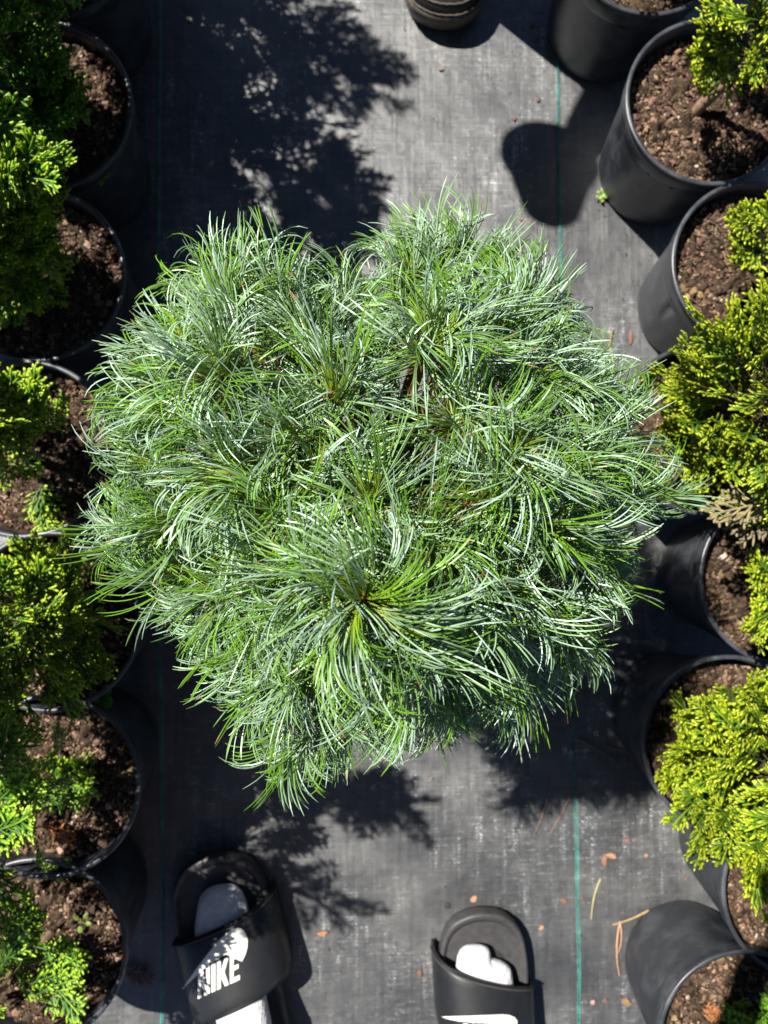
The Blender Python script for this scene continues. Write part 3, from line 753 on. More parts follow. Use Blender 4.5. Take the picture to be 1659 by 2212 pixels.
def slide_sandal(parent, toe, ang, mirror, logo_polys, wscale=1.0, k=1.0, slant=0.03):
    """sandal in world space; ang = heading of the toe (radians, ccw from +y)"""
    m = -1 if mirror else 1
    ca, sa = math.cos(ang), math.sin(ang)
    def W(x, y, z):
        x = x * m * k; y = y * k
        return np.array([toe.x + x * ca - y * sa, toe.y + x * sa + y * ca, z + 0.003])
    o = sole_outline(96, wscale); c = np.array([0, -0.14])
    rings = []
    def ring(scale, z, dz=None, inset=None):
        if inset is not None:
            d = o - c; ln = np.linalg.norm(d, axis=1, keepdims=True); q = c + d * (1 - inset / ln)
        else: q = c + (o - c) * scale
        rings.append([W(a, b, z + (0.010 * np.clip((b + 0.05) / 0.05, 0, 1) ** 2 if z > 0.004 else 0.004 * np.clip((b + 0.05) / 0.05, 0, 1) ** 2)) for a, b in q])
    ring(0.93, 0.0); ring(0.985, 0.004); ring(1.0, 0.012); ring(1.0, 0.024)
    ring(1, 0.029, inset=0.0012); ring(1, 0.0305, inset=0.004); ring(1, 0.0300, inset=0.0085); ring(1, 0.0270, inset=0.0115); ring(1, 0.0250, inset=0.014)
    # footbed with shallow curved ridges
    zz = 0.0245; ins = 0.014
    for q in range(26):
        ins += 0.0018; zz_ = 0.0240 + (0.0016 if q % 2 else 0.0)
        ring(1, zz_, inset=min(ins, 0.0485))
    n = len(o); V = np.array(rings).reshape(-1, 3); Fs = []
    for i in range(len(rings) - 1):
        for j in range(n):
            Fs.append([i * n + j, i * n + (j + 1) % n, (i + 1) * n + (j + 1) % n, (i + 1) * n + j])
    Fs.append(list(range(n))[::-1]); Fs.append([(len(rings) - 1) * n + j for j in range(n)])
    slide = mesh_obj('slide_sandal', V, Fs, M_SOLE, parent)
    # strap: wide band arched over the instep, front edge slanted
    hw = 0.069 * wscale
    def strap_pt(u, v, off=0.0):
        # u 0..1 across (inner to outer), v 0..1 front to back
        a = math.pi * u
        yf = lerp(-0.074 + slant / 2, -0.074 - slant / 2, u)
        y = lerp(yf, yf - 0.098 + 0.008 * math.sin(a), v)
        ht = lerp(0.066, 0.088, v)
        x = -math.cos(a) * hw * (1 - 0.04 * v); s = max(0, math.sin(a)) ** 0.62
        z = 0.006 + s * ht
        nx, nz = -math.cos(a), math.sin(a)
        return W(x + nx * off, y, z + nz * off)
    nu, nv = 40, 12; T = 0.005
    V = []; 
    for sgn in (0, -T):
        for j in range(nv + 1):
            for i in range(nu + 1):
                vv = j / nv; edge = 0.0012 * (1 if j in (0, nv) else 0)
                V.append(strap_pt(i / nu, vv, sgn - edge if sgn == 0 else sgn + edge))
    Fs = []; A = (nu + 1) * (nv + 1)
    for j in range(nv):
        for i in range(nu):
            a = j * (nu + 1) + i
            Fs.append([a, a + 1, a + nu + 2, a + nu + 1]); Fs.append([A + a, A + a + nu + 1, A + a + nu + 2, A + a + 1])
    for i in range(nu):
        Fs.append([i, A + i, A + i + 1, i + 1]); a = nv * (nu + 1) + i; Fs.append([a, a + 1, A + a + 1, A + a])
    for j in range(nv):
        a = j * (nu + 1); Fs.append([a, a + nu + 1, A + a + nu + 1, A + a]); a += nu; Fs.append([a, A + a, A + a + nu + 1, a + nu + 1])
    if m < 0: Fs = [f[::-1] for f in Fs]
    st = mesh_obj('strap', V, Fs, M_STRAP, slide)
    for v in (0.035,):
        V, Fq = tube_np([strap_pt(u, v, 0.0008) for u in np.linspace(0.02, 0.98, 50)], 0.0016, 6); mesh_obj('strap_piping', V, Fq, M_STITCH, slide)
    # surface height lookup for the printed mark
    G = [(np.array(strap_pt(u, v)), ) for u in np.linspace(0, 1, 61) for v in np.linspace(-0.15, 1.15, 40)]
    GP = np.array([g[0] for g in G])
    def on_strap(px, py):
        z = 0.08
        for _ in range(6):
            q = np.array(P(px, py, z)); d = np.sum((GP[:, :2] - q[:2]) ** 2, 1); ii = np.argsort(d)[:4]
            wq = 1 / (d[ii] + 1e-7); z = float(np.sum(GP[ii, 2] * wq) / np.sum(wq))
        return np.array(P(px, py, z + 0.0012))
    bm = bmesh.new()
    for poly in logo_polys:
        # fill the polygon finely in picture plane, then drop it on the strap
        vs = [bm.verts.new((x, y, 0)) for x, y in poly]
        bm.faces.new(vs)
    bmesh.ops.triangulate(bm, faces=bm.faces[:])
    for _ in range(3): bmesh.ops.subdivide_edges(bm, edges=[e for e in bm.edges if e.calc_length() > 7], cuts=1)
    bmesh.ops.triangulate(bm, faces=bm.faces[:])
    for v in bm.verts: v.co = Vector(on_strap(v.co.x, v.co.y))
    bmesh.ops.recalc_face_normals(bm, faces=bm.faces[:])
    me = bpy.data.meshes.new('strap_logo'); bm.to_mesh(me); bm.free(); me.materials.append(M_LOGO)
    lo = bpy.data.objects.new('strap_logo', me); COL.objects.link(lo); lo.parent = slide
    so_ = lo.modifiers.new('t', 'SOLIDIFY'); so_.thickness = 0.0008; so_.offset = 0
    return slide, W, strap_pt

def sock(parent, W, ankle, knee_dir, one_lobe, kk=1.1):
    """white sock: big toe lobe, toes, instep, heel and ankle as one skin"""
    m = 1
    pts = []; rad = []; ed = []
    def add(p, r_, j=None):
        if hasattr(r_, '__len__'): r_ = (r_[0] * kk, r_[1])
        pts.append(p); rad.append(r_)
        if j is not None: ed.append((j, len(pts) - 1))
        return len(pts) - 1
    a = add(W(0.0, -0.175, 0.058), (0.036, 0.026))
    b = add(W(0.0, -0.115, 0.050), (0.043, 0.022), a)
    c = add(W(0.002, -0.085, 0.046), (0.043, 0.019), b)
    # big toe on the inner side (x<0), the others beside it
    if one_lobe:
        t1 = add(W(-0.006, -0.058, 0.044), (0.036, 0.0165), c); add(W(-0.008, -0.032, 0.042), (0.028, 0.014), t1)
    else:
        t1 = add(W(-0.014, -0.058, 0.044), (0.029, 0.0165), c); add(W(-0.012, -0.036, 0.042), (0.023, 0.014), t1)
        t2 = add(W(0.017, -0.076, 0.042), (0.027, 0.0145), c); add(W(0.022, -0.060, 0.041), (0.020, 0.0125), t2)
    h = add(W(0.0, -0.215, 0.062), (0.032, 0.034), a); add(W(0.0, -0.245, 0.050), (0.027, 0.028), h)
    an = add(np.array(ankle), (0.036, 0.040), a)
    add(np.array(ankle) + np.array(knee_dir) * 0.10, (0.040, 0.042), an)
    return skin_obj('sock', pts, ed, rad, M_SOCK, parent, 0, 2)

L7 = lambda x, y: (307.2 + x / 4.32, 1810.2 + y / 4.32)
R8 = lambda x, y: (877.7 + x / 5.04, 1920 + y / 5.04)
# mark and lettering on the left strap, traced from the photograph's own outlines
sw_l = [(370, 1415), (430, 1330), (520, 1200), (620, 1070), (720, 950), (800, 878), (850, 848), (895, 838), (935, 850), (965, 890), (983, 950), (980, 1020), (960, 1090), (932, 1150),
        (925, 1090), (912, 1055), (890, 1040), (850, 1048), (780, 1085), (700, 1130), (640, 1165), (560, 1235), (470, 1320), (410, 1378)]
def band(x0, y0t, x1, y1t, y0b, y1b, a, b_, c, d):
    """quad in a sheared letter box: a..b fraction across, c..d fraction down"""
    def q(u, v):
        x = lerp(x0, x1, u); yt = lerp(y0t, y1t, u); yb = lerp(y0b, y1b, u); return (x, lerp(yt, yb, v))
    return [q(a, c), q(b_, c), q(b_, d), q(a, d)]
def letters_l():
    out = []
    B = (520, 1250, 910, 1062, 1500, 1320)
    Q = lambda a, b_, c, d: band(B[0], B[1], B[2], B[3], B[4], B[5], a, b_, c, d)
    def qq(pts):
        r_ = []
        for u, v in pts:
            x = lerp(B[0], B[2], u); r_.append((x, lerp(lerp(B[1], B[3], u), lerp(B[4], B[5], u), v)))
        return r_
    # N
    out += [Q(0.0, .075, 0, 1), Q(.205, .28, 0, 1), qq([(.075, 0.0), (.115, 0), (.205, .72), (.205, 1), (.165, 1), (.075, .3)])]
    # I
    out += [Q(.325, .415, 0, 1)]
    # K
    out += [Q(.46, .545, 0, 1), qq([(.545, .42), (.64, 0), (.73, 0), (.63, .46), (.545, .62)]), qq([(.575, .53), (.63, .46), (.735, 1), (.65, 1), (.555, .60)])]
    # E
    out += [Q(.77, .85, 0, 1), Q(.85, 1.0, 0, .17), Q(.85, .97, .42, .57), Q(.85, 1.0, .84, 1)]
    return out
polys_l = [[L7(*p) for p in poly] for poly in [sw_l] + letters_l()]
sw_r = [(380, 1392), (520, 1388), (700, 1383), (900, 1374), (1050, 1368), (1120, 1374), (1180, 1400), (1208, 1440), (1205, 1480), (1180, 1530), (1130, 1580), (1150, 1520), (1140, 1490), (1090, 1478), (1000, 1470), (850, 1460), (700, 1452), (560, 1438), (450, 1415)]
def letters_r():
    out = []
    def qq(pts):
        r_ = []
        for u, v in pts:
            x = lerp(620, 1080, u); yt = 1468 + 18 * u; r_.append((x - 60 * v, yt + 300 * v))
        return r_
    Q = lambda a, b_, c, d: qq([(a, c), (b_, c), (b_, d), (a, d)])
    out += [Q(0.0, .075, 0, 1), Q(.205, .28, 0, 1), qq([(.075, 0.0), (.115, 0), (.205, .72), (.205, 1), (.165, 1), (.075, .3)]), Q(.325, .415, 0, 1),
            Q(.46, .545, 0, 1), qq([(.545, .42), (.64, 0), (.73, 0), (.63, .46), (.545, .62)]), qq([(.575, .53), (.63, .46), (.735, 1), (.65, 1), (.555, .60)]),
            Q(.77, .85, 0, 1), Q(.85, 1.0, 0, .17), Q(.85, .97, .42, .57), Q(.85, 1.0, .84, 1)]
    return out
polys_r = [[R8(*p) for p in poly] for poly in [sw_r] + letters_r()]

def photographer():
    root = empty('person', (0, -0.8, 0))
    inv = Matrix.Translation((0, 0.8, 0))
    root.location = (0, 0, 0)
    toeL = P(447, 1850, 0.035); toeR = P(1040, 1970, 0.035)
    aL, aR = RAD(15), RAD(1)
    sL, WL, _ = slide_sandal(root, toeL, aL, True, polys_l, 1.0, 1.20, 0.030)
    sR, WR, _ = slide_sandal(root, toeR, aR, False, polys_r, 1.0, 1.10, 0.060)
    ankL = WL(0, -0.235, 0.105); ankR = WR(0, -0.235, 0.105)
    kneeL = np.array([-0.14, -0.80, 0.50]); kneeR = np.array([0.17, -0.86, 0.50])
    sock(root, WL, ankL, norm(kneeL - ankL), True); sock(root, WR, ankR, norm(kneeR - ankR), False)
    pel = np.array([0.01, -0.90, 0.93])
    pts = [pel, [0.01, -0.89, 1.10], [0.01, -0.87, 1.30], [0.01, -0.85, 1.42], [0.01, -0.82, 1.50], [0.01, -0.77, 1.60], [0.01, -0.76, 1.68],
           [-0.09, -0.89, 0.86], kneeL, [-0.14, -0.76, 0.3], ankL + norm(kneeL - ankL) * 0.05,
           [0.11, -0.90, 0.86], kneeR, [0.165, -0.86, 0.3], ankR + norm(kneeR - ankR) * 0.05,
           [-0.19, -0.84, 1.38], [-0.25, -0.66, 1.20], [-0.135, -0.36, 1.19], [-0.085, -0.20, 1.212],
           [0.21, -0.84, 1.38], [0.27, -0.66, 1.20], [0.145, -0.36, 1.19], [0.08, -0.20, 1.212]]
    ed = [(0, 1), (1, 2), (2, 3), (3, 4), (4, 5), (5, 6), (0, 7), (7, 8), (8, 9), (9, 10), (0, 11), (11, 12), (12, 13), (13, 14), (3, 15), (15, 16), (16, 17), (17, 18), (3, 19), (19, 20), (20, 21), (21, 22)]
    rad = [(0.15, 0.10), (0.13, 0.09), (0.16, 0.10), (0.10, 0.08), 0.055, 0.085, 0.08, 0.085, 0.058, 0.052, 0.038, 0.085, 0.058, 0.052, 0.038, 0.055, 0.042, 0.036, 0.026, 0.055, 0.042, 0.036, 0.026]
    # hands: palm and five fingers each, closed round the edges of the phone
    for s, wi in ((-1, 18), (1, 22)):
        w0 = np.array(pts[wi]); pal = w0 + np.array([-s * 0.012, 0.055, 0.004]); pts.append(pal); rad.append((0.026, 0.015)); pi_ = len(pts) - 1; ed.append((wi, pi_))
        for f in range(4):
            k0 = pal + np.array([s * 0.010 - s * 0.006 * f, 0.010 + 0.012 * (3 - f) - 0.01, 0.012]); k1 = k0 + np.array([-s * 0.022, 0.004, 0.010]); k2 = k1 + np.array([-s * (0.018 - 0.002 * f), 0.003, -0.001])
            i0 = len(pts); pts += [k0, k1, k2]; rad += [0.009, 0.0085, 0.007]; ed += [(pi_, i0), (i0, i0 + 1), (i0 + 1, i0 + 2)]
        t0 = pal + np.array([-s * 0.012, 0.018, -0.004]); t1 = t0 + np.array([-s * 0.012, 0.022, 0.0]); i0 = len(pts)
        pts += [t0, t1]; rad += [0.011, 0.0085]; ed += [(pi_, i0), (i0, i0 + 1)]
    b = skin_obj('body', pts, ed, rad, M_SKIN, root, 0, 1)
    # shorts and shirt over the body
    skin_obj('shorts', [[0.01, -0.90, 0.99], [0.01, -0.90, 0.90], [-0.095, -0.885, 0.82], [-0.12, -0.85, 0.60], [0.115, -0.895, 0.82], [0.145, -0.875, 0.60]],
             [(0, 1), (1, 2), (2, 3), (1, 4), (4, 5)], [(0.155, 0.11), (0.165, 0.12), 0.10, 0.085, 0.10, 0.085], M_CLOTH, root, 0, 2)
    skin_obj('shirt', [[0.01, -0.90, 0.98], [0.01, -0.89, 1.12], [0.01, -0.87, 1.30], [0.01, -0.85, 1.43], [-0.19, -0.84, 1.38], [-0.24, -0.70, 1.24], [0.21, -0.84, 1.38], [0.26, -0.70, 1.24]],
             [(0, 1), (1, 2), (2, 3), (3, 4), (4, 5), (3, 6), (6, 7)], [(0.165, 0.12), (0.15, 0.105), (0.175, 0.115), (0.10, 0.085), 0.07, 0.058, 0.07, 0.058], M_SHIRT, root, 0, 2)
    skin_obj('hair', [[0.01, -0.80, 1.66], [0.01, -0.785, 1.72]], [(0, 1)], [0.09, 0.075], M_HAIR, root, 0, 2)
    tag(root, 'person in black slide sandals and white socks standing at the bottom edge', 'person')
photographer()

def phone():
    root = empty('phone', (-0.004, -0.075, 1.2065))
    bm = bmesh.new(); bmesh.ops.create_cube(bm, size=1); bmesh.ops.scale(bm, vec=(0.077, 0.158, 0.008), verts=bm.verts)
    bmesh.ops.bevel(bm, geom=[e for e in bm.edges if abs(e.verts[0].co.z - e.verts[1].co.z) > 0.001], offset=0.011, segments=5, affect='EDGES')
    me = bpy.data.meshes.new('phone_body'); bm.to_mesh(me); bm.free(); me.materials.append(M_PHONE)
    o = bpy.data.objects.new('phone_body', me); COL.objects.link(o); o.parent = root; o.location = (0, 0, 0.006)
    tag(root, 'dark phone held flat above the pine, outside the picture', 'phone')
phone()

def top_person():
    root = empty('person', (0, 0, 0))
    toe = P(953, 42, 0.044)
    cx = toe.x
    # shoe: welted round-toed, pointing at the camera. local y backwards from the toe
    def shoe(tx, ty, ang, parent):
        ca, sa = math.cos(ang), math.sin(ang)
        def W(x, y, z): return np.array([tx + x * ca - y * sa, ty + x * sa + y * ca, z + 0.003])
        o = sole_outline(96, 1.12); o = np.stack([o[:, 0], -o[:, 1]], -1)
        c = np.array([0, 0.14])
        def ringpts(ins, z):
            d = o - c; ln = np.linalg.norm(d, axis=1, keepdims=True); q = c + d * (1 - ins / ln); return q, z
        rs = [ringpts(0.016, 0.0), ringpts(0.008, 0.006), ringpts(0.002, 0.024), ringpts(0.0, 0.036), ringpts(0.0015, 0.041), ringpts(0.005, 0.0435), ringpts(0.009, 0.0435)]
        V = np.array([[W(a, b, z) for a, b in q] for q, z in rs]).reshape(-1, 3); n = len(o); Fs = []
        for i in range(len(rs) - 1):
            for j in range(n): Fs.append([i * n + j, i * n + (j + 1) % n, (i + 1) * n + (j + 1) % n, (i + 1) * n + j])
        Fs.append(list(range(n))[::-1]); Fs.append([(len(rs) - 1) * n + j for j in range(n)])
        sh = mesh_obj('shoe', V, [f[::-1] for f in Fs], M_WELT, parent)
        # upper
        R_ = []
        for k in range(15):
            t = k / 14; ins = 0.007 + 0.050 * t ** 1.7
            row = []
            for a, b in o:
                d = np.array([a, b]) - c; ln = np.linalg.norm(d); q = c + d * (1 - min(ins, ln * 0.97) / ln)
                back = np.clip((q[1] - 0.04) / 0.12, 0, 1)
                z = 0.042 + (0.028 + 0.045 * back) * math.sin(t * math.pi / 2) ** 0.8 + 0.012 * back * t
                row.append(W(q[0], q[1], z))
            R_.append(row)
        V = np.array(R_).reshape(-1, 3); Fs = []
        for i in range(14):
            for j in range(n): Fs.append([i * n + j, (i + 1) * n + j, (i + 1) * n + (j + 1) % n, i * n + (j + 1) % n])
        Fs.append([14 * n + j for j in range(n)])
        mesh_obj('upper', V, Fs, M_SHOE, sh)
        for ins, z, rr in ((0.0045, 0.0445, 0.0012), (0.0135, 0.0565, 0.0017)):
            q, _ = ringpts(ins, z); sel = [W(a, b, z + (0.0012 if k % 2 else 0)) for k, (a, b) in enumerate(q) if b < 0.16]
            # order along the toe from one side to the other
            sel = sorted([s for s in sel], key=lambda s: math.atan2(s[1] - W(0, 0.16, 0)[1], s[0] - W(0, 0.16, 0)[0]))
            V, Fq = tube_np(sel, rr, 6, 1, (0, 0, 1)); mesh_obj('welt_stitching', V, Fq, M_WELT, sh)
        return W
    W1 = shoe(toe.x, toe.y, RAD(-6), root)
    W2 = shoe(toe.x - 0.24, toe.y + 0.27, RAD(8), root)
    a1 = W1(0, 0.190, 0.10); a2 = W2(0, 0.205, 0.10)
    pel = np.array([(a1[0] + a2[0]) / 2, 1.20, 0.92])
    k1 = np.array([a1[0], a1[1] + 0.00, 0.50]); k2 = np.array([a2[0] + 0.01, a2[1] + 0.02, 0.50])
    x0 = pel[0]
    sh = np.array([x0, 1.34, 1.42])
    hand = np.array([-0.19, 1.045, 0.975])
    pts = [pel, [x0, 1.29, 1.1], [x0, 1.33, 1.3], sh, [x0, 1.34, 1.5], [x0, 1.33, 1.60], [x0, 1.33, 1.68],
           pel + np.array([0.09, 0, -0.07]), k1, a1, pel + np.array([-0.09, 0, -0.07]), k2, a2,
           sh + np.array([-0.19, 0, -0.04]), [x0 - 0.24, 1.26, 1.10], [-0.15, 1.15, 1.01], hand,
           sh + np.array([0.19, 0, -0.04]), [x0 + 0.24, 1.36, 1.12], [x0 + 0.23, 1.30, 0.88], [x0 + 0.225, 1.27, 0.80]]
    ed = [(0, 1), (1, 2), (2, 3), (3, 4), (4, 5), (5, 6), (0, 7), (7, 8), (8, 9), (0, 10), (10, 11), (11, 12), (3, 13), (13, 14), (14, 15), (15, 16), (3, 17), (17, 18), (18, 19), (19, 20)]
    rad = [(0.14, 0.10), (0.12, 0.09), (0.15, 0.10), (0.09, 0.07), 0.05, 0.085, 0.08, 0.08, 0.055, 0.036, 0.08, 0.055, 0.036, 0.05, 0.04, 0.033, 0.04, 0.05, 0.04, 0.03, 0.036]
    for q in range(5):
        a = (q - 2) * 0.30
        k0 = hand + np.array([0.035 * math.sin(a), -0.035 * math.cos(a) if q else -0.02, -0.005]); k1_ = k0 + np.array([0.02 * math.sin(a), -0.026, -0.006]); k2_ = k1_ + np.array([0.004, -0.012, -0.016])
        i0 = len(pts); pts += [k0, k1_, k2_]; rad += [0.010, 0.009, 0.0075]; ed += [(16, i0), (i0, i0 + 1), (i0 + 1, i0 + 2)]
    skin_obj('body', pts, ed, rad, M_SKIN, root, 0, 1)
    skin_obj('trousers', [pel + np.array([0, 0, 0.06]), pel, pel + np.array([0.09, 0, -0.09]), k1, a1 + np.array([0, 0, 0.02]), pel + np.array([-0.09, 0, -0.09]), k2, a2 + np.array([0, 0, 0.02])],
             [(0, 1), (1, 2), (2, 3), (3, 4), (1, 5), (5, 6), (6, 7)], [(0.15, 0.115), (0.155, 0.12), 0.11, 0.100, 0.086, 0.10, 0.088, 0.078], M_CLOTH, root, 0, 2)
    skin_obj('shirt', [pel + np.array([0, 0, 0.04]), [x0, 1.29, 1.12], [x0, 1.33, 1.3], sh + np.array([0, 0, 0.01]), sh + np.array([-0.19, 0, -0.04]), [x0 - 0.235, 1.27, 1.13], sh + np.array([0.19, 0, -0.04]), [x0 + 0.24, 1.355, 1.15]],
             [(0, 1), (1, 2), (2, 3), (3, 4), (4, 5), (3, 6), (6, 7)], [(0.16, 0.12), (0.14, 0.105), (0.165, 0.11), (0.09, 0.08), 0.065, 0.055, 0.065, 0.055], M_SHIRT, root, 0, 2)
    skin_obj('hair', [[x0, 1.35, 1.66], [x0, 1.345, 1.72]], [(0, 1)], [0.09, 0.078], M_HAIR, root, 0, 2)
    # small empty pot, unseen, added to cast the rounded shadow on the fabric
    c0 = np.array([-0.246, 1.030, 1.0]); ax = norm(np.array([0.057, -0.18, -0.10])); B = basis(ax, np.array([0, 0, 1.0]), 0)
    V, Fq = lathe([(0.001, 0.120), (0.038, 0.120), (0.042, 0.115), (0.066, 0.0), (0.070, 0.0), (0.070, -0.007), (0.064, -0.007), (0.062, 0.0), (0.038, 0.115), (0.001, 0.115)], 64)
    V = V[:, [2, 0, 1]] @ B.T
    hp = mesh_obj('plant_pot', V, Fq, M_POT); hp.location = c0
    tag(hp, 'small empty black pot carried by the person at the top, outside the picture', 'pot')
    tag(root, 'person in a black round-toed shoe with worn welt at the top edge', 'person')
top_person()

# ------------------------------------------------------------------ small things on the fabric
def flake(px, py, L, Wd, ang, col, label, seed, h=0.0025, cat='bark flake', name='bark_flake', grp='bark flakes on the fabric'):
    r = np.random.default_rng(seed); V, F_ = chip(r, L * 0.82, Wd * 0.8, min(L, Wd) * 0.2)
    a = np.array(Matrix.Rotation(ang, 3, 'Z')); V = V @ a.T
    o = tri_mesh(name, [V], [F_], [np.array(col)], M_DEBRIS, None); o.location = P(px, py, h)
    tag(o, label, cat, grp)
OR = (0.23, 0.12, 0.075); BR = (0.15, 0.085, 0.06); TN = (0.36, 0.20, 0.12)
FL = [(954, 150, .0075, .0035, 0.1, OR, 'orange bark flake on bright fabric just below the black shoe'),
      (1163, 214, .0060, .0050, 1.2, BR, 'round brown flake beside the top of the bright teal line'),
      (1112, 256, .0060, .0050, 0.9, BR, 'round brown flake at the upper corner of the rounded shadow'),
      (1128, 474, .0065, .0040, -0.3, OR, 'orange flake between the pine tips and the rounded shadow'),
      (1362, 727, .0150, .0042, 1.55, (0.20, 0.10, 0.07), 'long dark brown flake upright near the pot left of the large golden shrub'),
      (1150, 54, .0075, .0050, 0.4, BR, 'dull brown flake in the shadow next to the top edge pot'),
      (1160, 82, .0080, .0035, 1.0, BR, 'slim brown flake in the shadow under the dull top flake'),
      (932, 1682, .0040, .0030, 0.5, OR, 'tiny orange flake on the fabric below the pine'),
      (1024, 1943, .0085, .0062, 1.1, TN, 'pale tan flake directly above the toe of the right sandal'),
      (1170, 2005, .0070, .0050, 0.9, TN, 'tan flake right of the toe of the right sandal'),
      (907, 2104, .0080, .0065, 1.4, BR, 'brown flake in shade left of the right sandal'),
      (967, 1957, .0080, .0060, 1.2, (0.04, 0.035, 0.03), 'blackish flake up and left of the right sandal toe'),
      (695, 2017, .0120, .0045, 0.2, (0.35, 0.15, 0.06), 'rusty flake between the two sandals'),
      (1353, 1816, .0080, .0050, 0.1, OR, 'orange flake at the edge of the pine shadow near the lower pots'),
      (1307, 1860, .0150, .0060, 1.4, OR, 'largest orange flake, ragged, right of the lower teal line'),
      (1322, 1850, .0120, .0060, -0.2, (0.34, 0.19, 0.12), 'brown flake touching the largest orange flake'),
      (1396, 1848, .0045, .0035, 0.5, TN, 'tiny tan flake between the ragged flake and the grey pot wall'),
      (1482, 1900, .0050, .0040, 0.7, BR, 'small brown flake beside the smooth grey pot wall'),
      (1219, 1948, .0080, .0070, 0.6, BR, 'brown flake just left of the lower teal line'),
      (1257, 1942, .0050, .0035, 0.2, BR, 'small brown flake just right of the lower teal line'),
      (1543, 1990, .0100, .0060, 0.3, OR, 'orange flake wedged between the two lower right pots'),
      (1280, 2166, .0060, .0045, 0.8, (0.4, 0.24, 0.2), 'pinkish flake near the bottom edge right of the teal line'),
      (1308, 2161, .0065, .0040, 0.3, BR, 'brown flake beside the pinkish one at the bottom'),
      (1353, 2166, .0120, .0080, -0.4, (0.2, 0.13, 0.06), 'wide olive brown flake at the foot of the bottom right pot')]
for i, f in enumerate(FL): flake(*f, seed=900 + i)

def crumbs():
    r = np.random.default_rng(77); Vs, Fs, Cs = [], [], []; off = 0
    spots = [(p, 0.10, 0.15) for p in RP] + [(p, 0.10, 0.14) for p in LP]
    for i in range(1500):
        if i % 3:
            p, r0, r1 = spots[r.integers(len(spots))]; a = r.uniform(0, 6.28); q = r0 + (r1 - r0) * r.random() ** 2
            x, y = p.x + math.cos(a) * q, p.y + math.sin(a) * q
        else: x, y = r.uniform(-0.35, 0.5), r.uniform(-0.75, 0.85)
        L = r.uniform(0.0005, 0.0016); V, F_ = chip(r, L, L * r.uniform(0.5, 1), L * 0.4)
        V = V @ rot_rand(r, 0.3).T + np.array([x, y, 0.0026])
        Vs.append(V); Fs.append([[q_ + off for q_ in f] for f in F_]); off += len(V); Cs.append(CHIPC[r.integers(len(CHIPC))] * r.uniform(0.6, 1.4))
    o = tri_mesh('soil_crumbs', Vs, Fs, Cs, M_CHIP, None)
    tag(o, 'loose soil crumbs and grit scattered over the black fabric', 'soil crumbs', kind='stuff')
crumbs()

def dry_needle(pts, rr, col, label, seed, name='dry_needle', cat='dry needle'):
    ctrl = [np.array(P(x, y, 0.0035)) for x, y in pts]
    # smooth through the points
    t = np.linspace(0, len(ctrl) - 1, 14); k = np.arange(len(ctrl)); A = np.array(ctrl)
    if len(ctrl) == 3: co = np.stack([np.polyval(np.polyfit(k, A[:, q], 2), t) for q in range(3)], -1)
    else: co = np.stack([np.interp(t, k, A[:, q]) for q in range(3)], -1)
    co[:, 2] = 0.003 + 0.0015 * np.sin(np.linspace(0, 3, 14) + seed)
    base = co[0].copy(); V, Fq = tube_np(co - base, np.linspace(rr, rr * 0.5, 14), 6)
    o = mesh_obj(name, V, Fq, M_DEBRIS, None, np.broadcast_to(np.array(col), (len(Fq), 3))); o.location = base
    tag(o, label, cat, 'dry pine needles on the fabric')
DN = [([(1190, 1674), (1177, 1743), (1154, 1803)], .0014, (0.20, .13, .10), 'brown dry needle in shade, left of two below the pine'),
      ([(1245, 1684), (1222, 1740), (1189, 1801)], .0014, (0.20, .13, .10), 'brown dry needle in shade crossing the teal line below the pine'),
      ([(1247, 1596), (1296, 1621), (1343, 1657)], .0015, (0.22, .15, .10), 'brown dry needle in shade slanting right from the teal line'),
      ([(1309, 1612), (1340, 1620), (1366, 1631)], .0014, (0.22, .15, .10), 'short brown dry needle in shade near the lower golden pot'),
      ([(1298, 1900), (1284, 1939), (1277, 1985)], .0014, (0.42, .37, .16), 'straw yellow dry needle right of the lower teal line'),
      ([(1402, 1968), (1366, 1984), (1323, 1997)], .0017, (0.38, .26, .12), 'tan dry needle leaning on the dusty grey pot wall'),
      ([(1340, 1991), (1332, 2049), (1338, 2107)], .0017, (0.45, .26, .15), 'orange tan dry needle left of the dusty grey pot'),
      ([(1339, 1993), (1342, 2030), (1334, 2062)], .0014, (0.42, .25, .15), 'short tan dry needle alongside the orange tan one'),
      ([(1324, 709), (1322, 780), (1361, 841)], .0011, (0.36, .20, .10), 'thin curved orange needle between pine tips and the big golden shrub')]
for i, d in enumerate(DN): dry_needle(*d, seed=i)

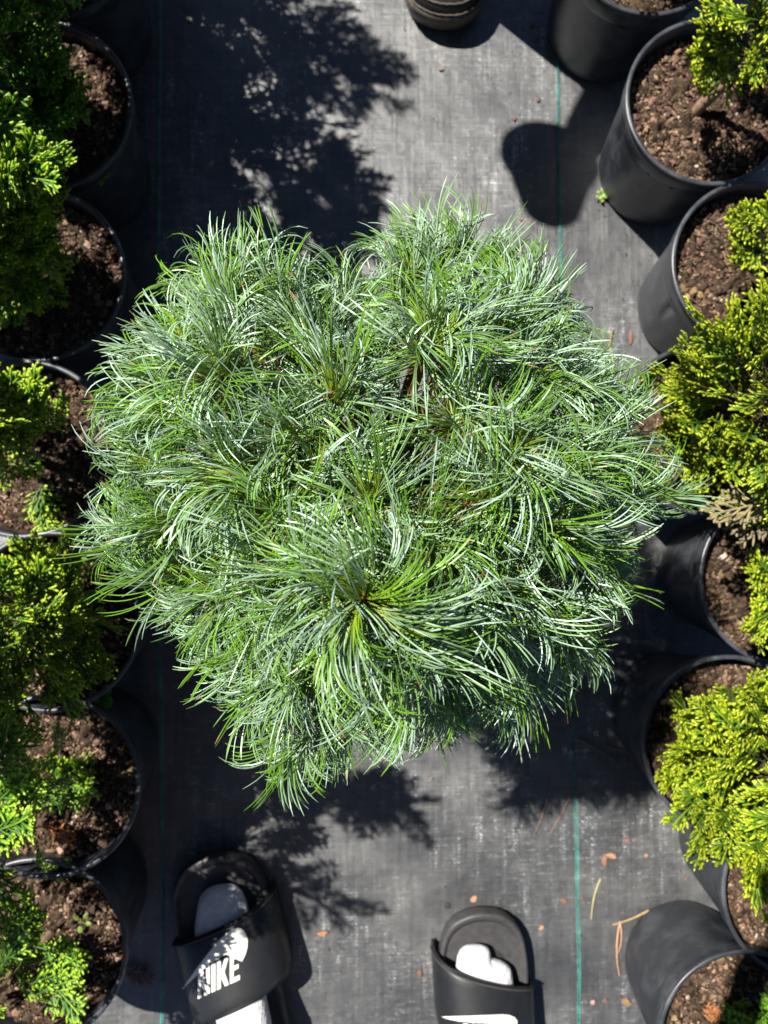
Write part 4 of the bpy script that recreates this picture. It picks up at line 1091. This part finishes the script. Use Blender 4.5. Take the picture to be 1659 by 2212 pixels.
def weed(px, py, h, leaves, col, label, seed, size=0.006):
    r = np.random.default_rng(seed); root = empty('weed_seedling', P(px, py, h)); st = MB(); lf = MB()
    for i in range(leaves):
        a = i * 2.4 + r.uniform(-.3, .3); ln = size * r.uniform(0.8, 1.8); up = r.uniform(0.3, 1.0)
        tip = np.array([math.cos(a) * ln, math.sin(a) * ln, 0.004 + up * size])
        V, F_ = tube_np([(0, 0, 0), tip * 0.5 + np.array([0, 0, 0.002]), tip], [0.0006, 0.0005, 0.0005], 5); st.add(V, F_, np.array(col) * 0.6)
        # leaf: small domed round blade
        n = 10; rr = size * r.uniform(0.5, 0.9)
        an = np.arange(n) * 2 * math.pi / n
        R = np.array(Matrix.Rotation(a, 3, 'Z') @ Matrix.Rotation(r.uniform(-.5, .2), 3, 'Y'))
        ringo = np.stack([np.cos(an) * rr * 1.2, np.sin(an) * rr * 0.8, -0.0006 * np.ones(n)], -1) @ R.T + tip
        ringi = np.stack([np.cos(an) * rr * 0.6, np.sin(an) * rr * 0.4, 0.0006 * np.ones(n)], -1) @ R.T + tip
        ringc = np.stack([np.cos(an) * rr * 0.02, np.sin(an) * rr * 0.02, 0.0003 * np.ones(n)], -1) @ R.T + tip
        V = np.concatenate([ringo, ringi, ringc]); F_ = [[q * n + j, q * n + (j + 1) % n, (q + 1) * n + (j + 1) % n, (q + 1) * n + j] for q in range(2) for j in range(n)]
        lf.add(V, F_, np.array(col) * r.uniform(0.8, 1.2))
    st.build('stem', M_WEED, root); lf.build('leaf_cluster', M_WEED, root)
    tag(root, label, 'weed')
weed(1298, 424, 0.002, 9, (0.24, 0.36, 0.08), 'tiny pale green weed on the fabric at the foot of the top right pot', 1, 0.0055)
weed(190, 1215, 0.18, 5, (0.22, 0.38, 0.05), 'bright green clover in the mulch of the fourth left pot', 2, 0.0075)
weed(225, 1505, 0.175, 6, (0.12, 0.26, 0.03), 'shaded round leaved weed at the top of the fifth left pot', 3, 0.009)
weed(135, 1868, 0.185, 5, (0.24, 0.38, 0.05), 'lime green weed by the lower rim of the fifth left pot', 4, 0.008)
weed(222, 385, 0.178, 6, (0.18, 0.30, 0.05), 'small weed on sunlit mulch at the rim of the uppermost left pot', 5, 0.0055)
weed(120, 300, 0.178, 5, (0.08, 0.18, 0.03), 'dark clover in shade on the mulch of the uppermost left pot', 6, 0.009)
weed(178, 1990, 0.178, 4, (0.16, 0.28, 0.05), 'small weed in the middle of the lowest left pot', 7, 0.006)
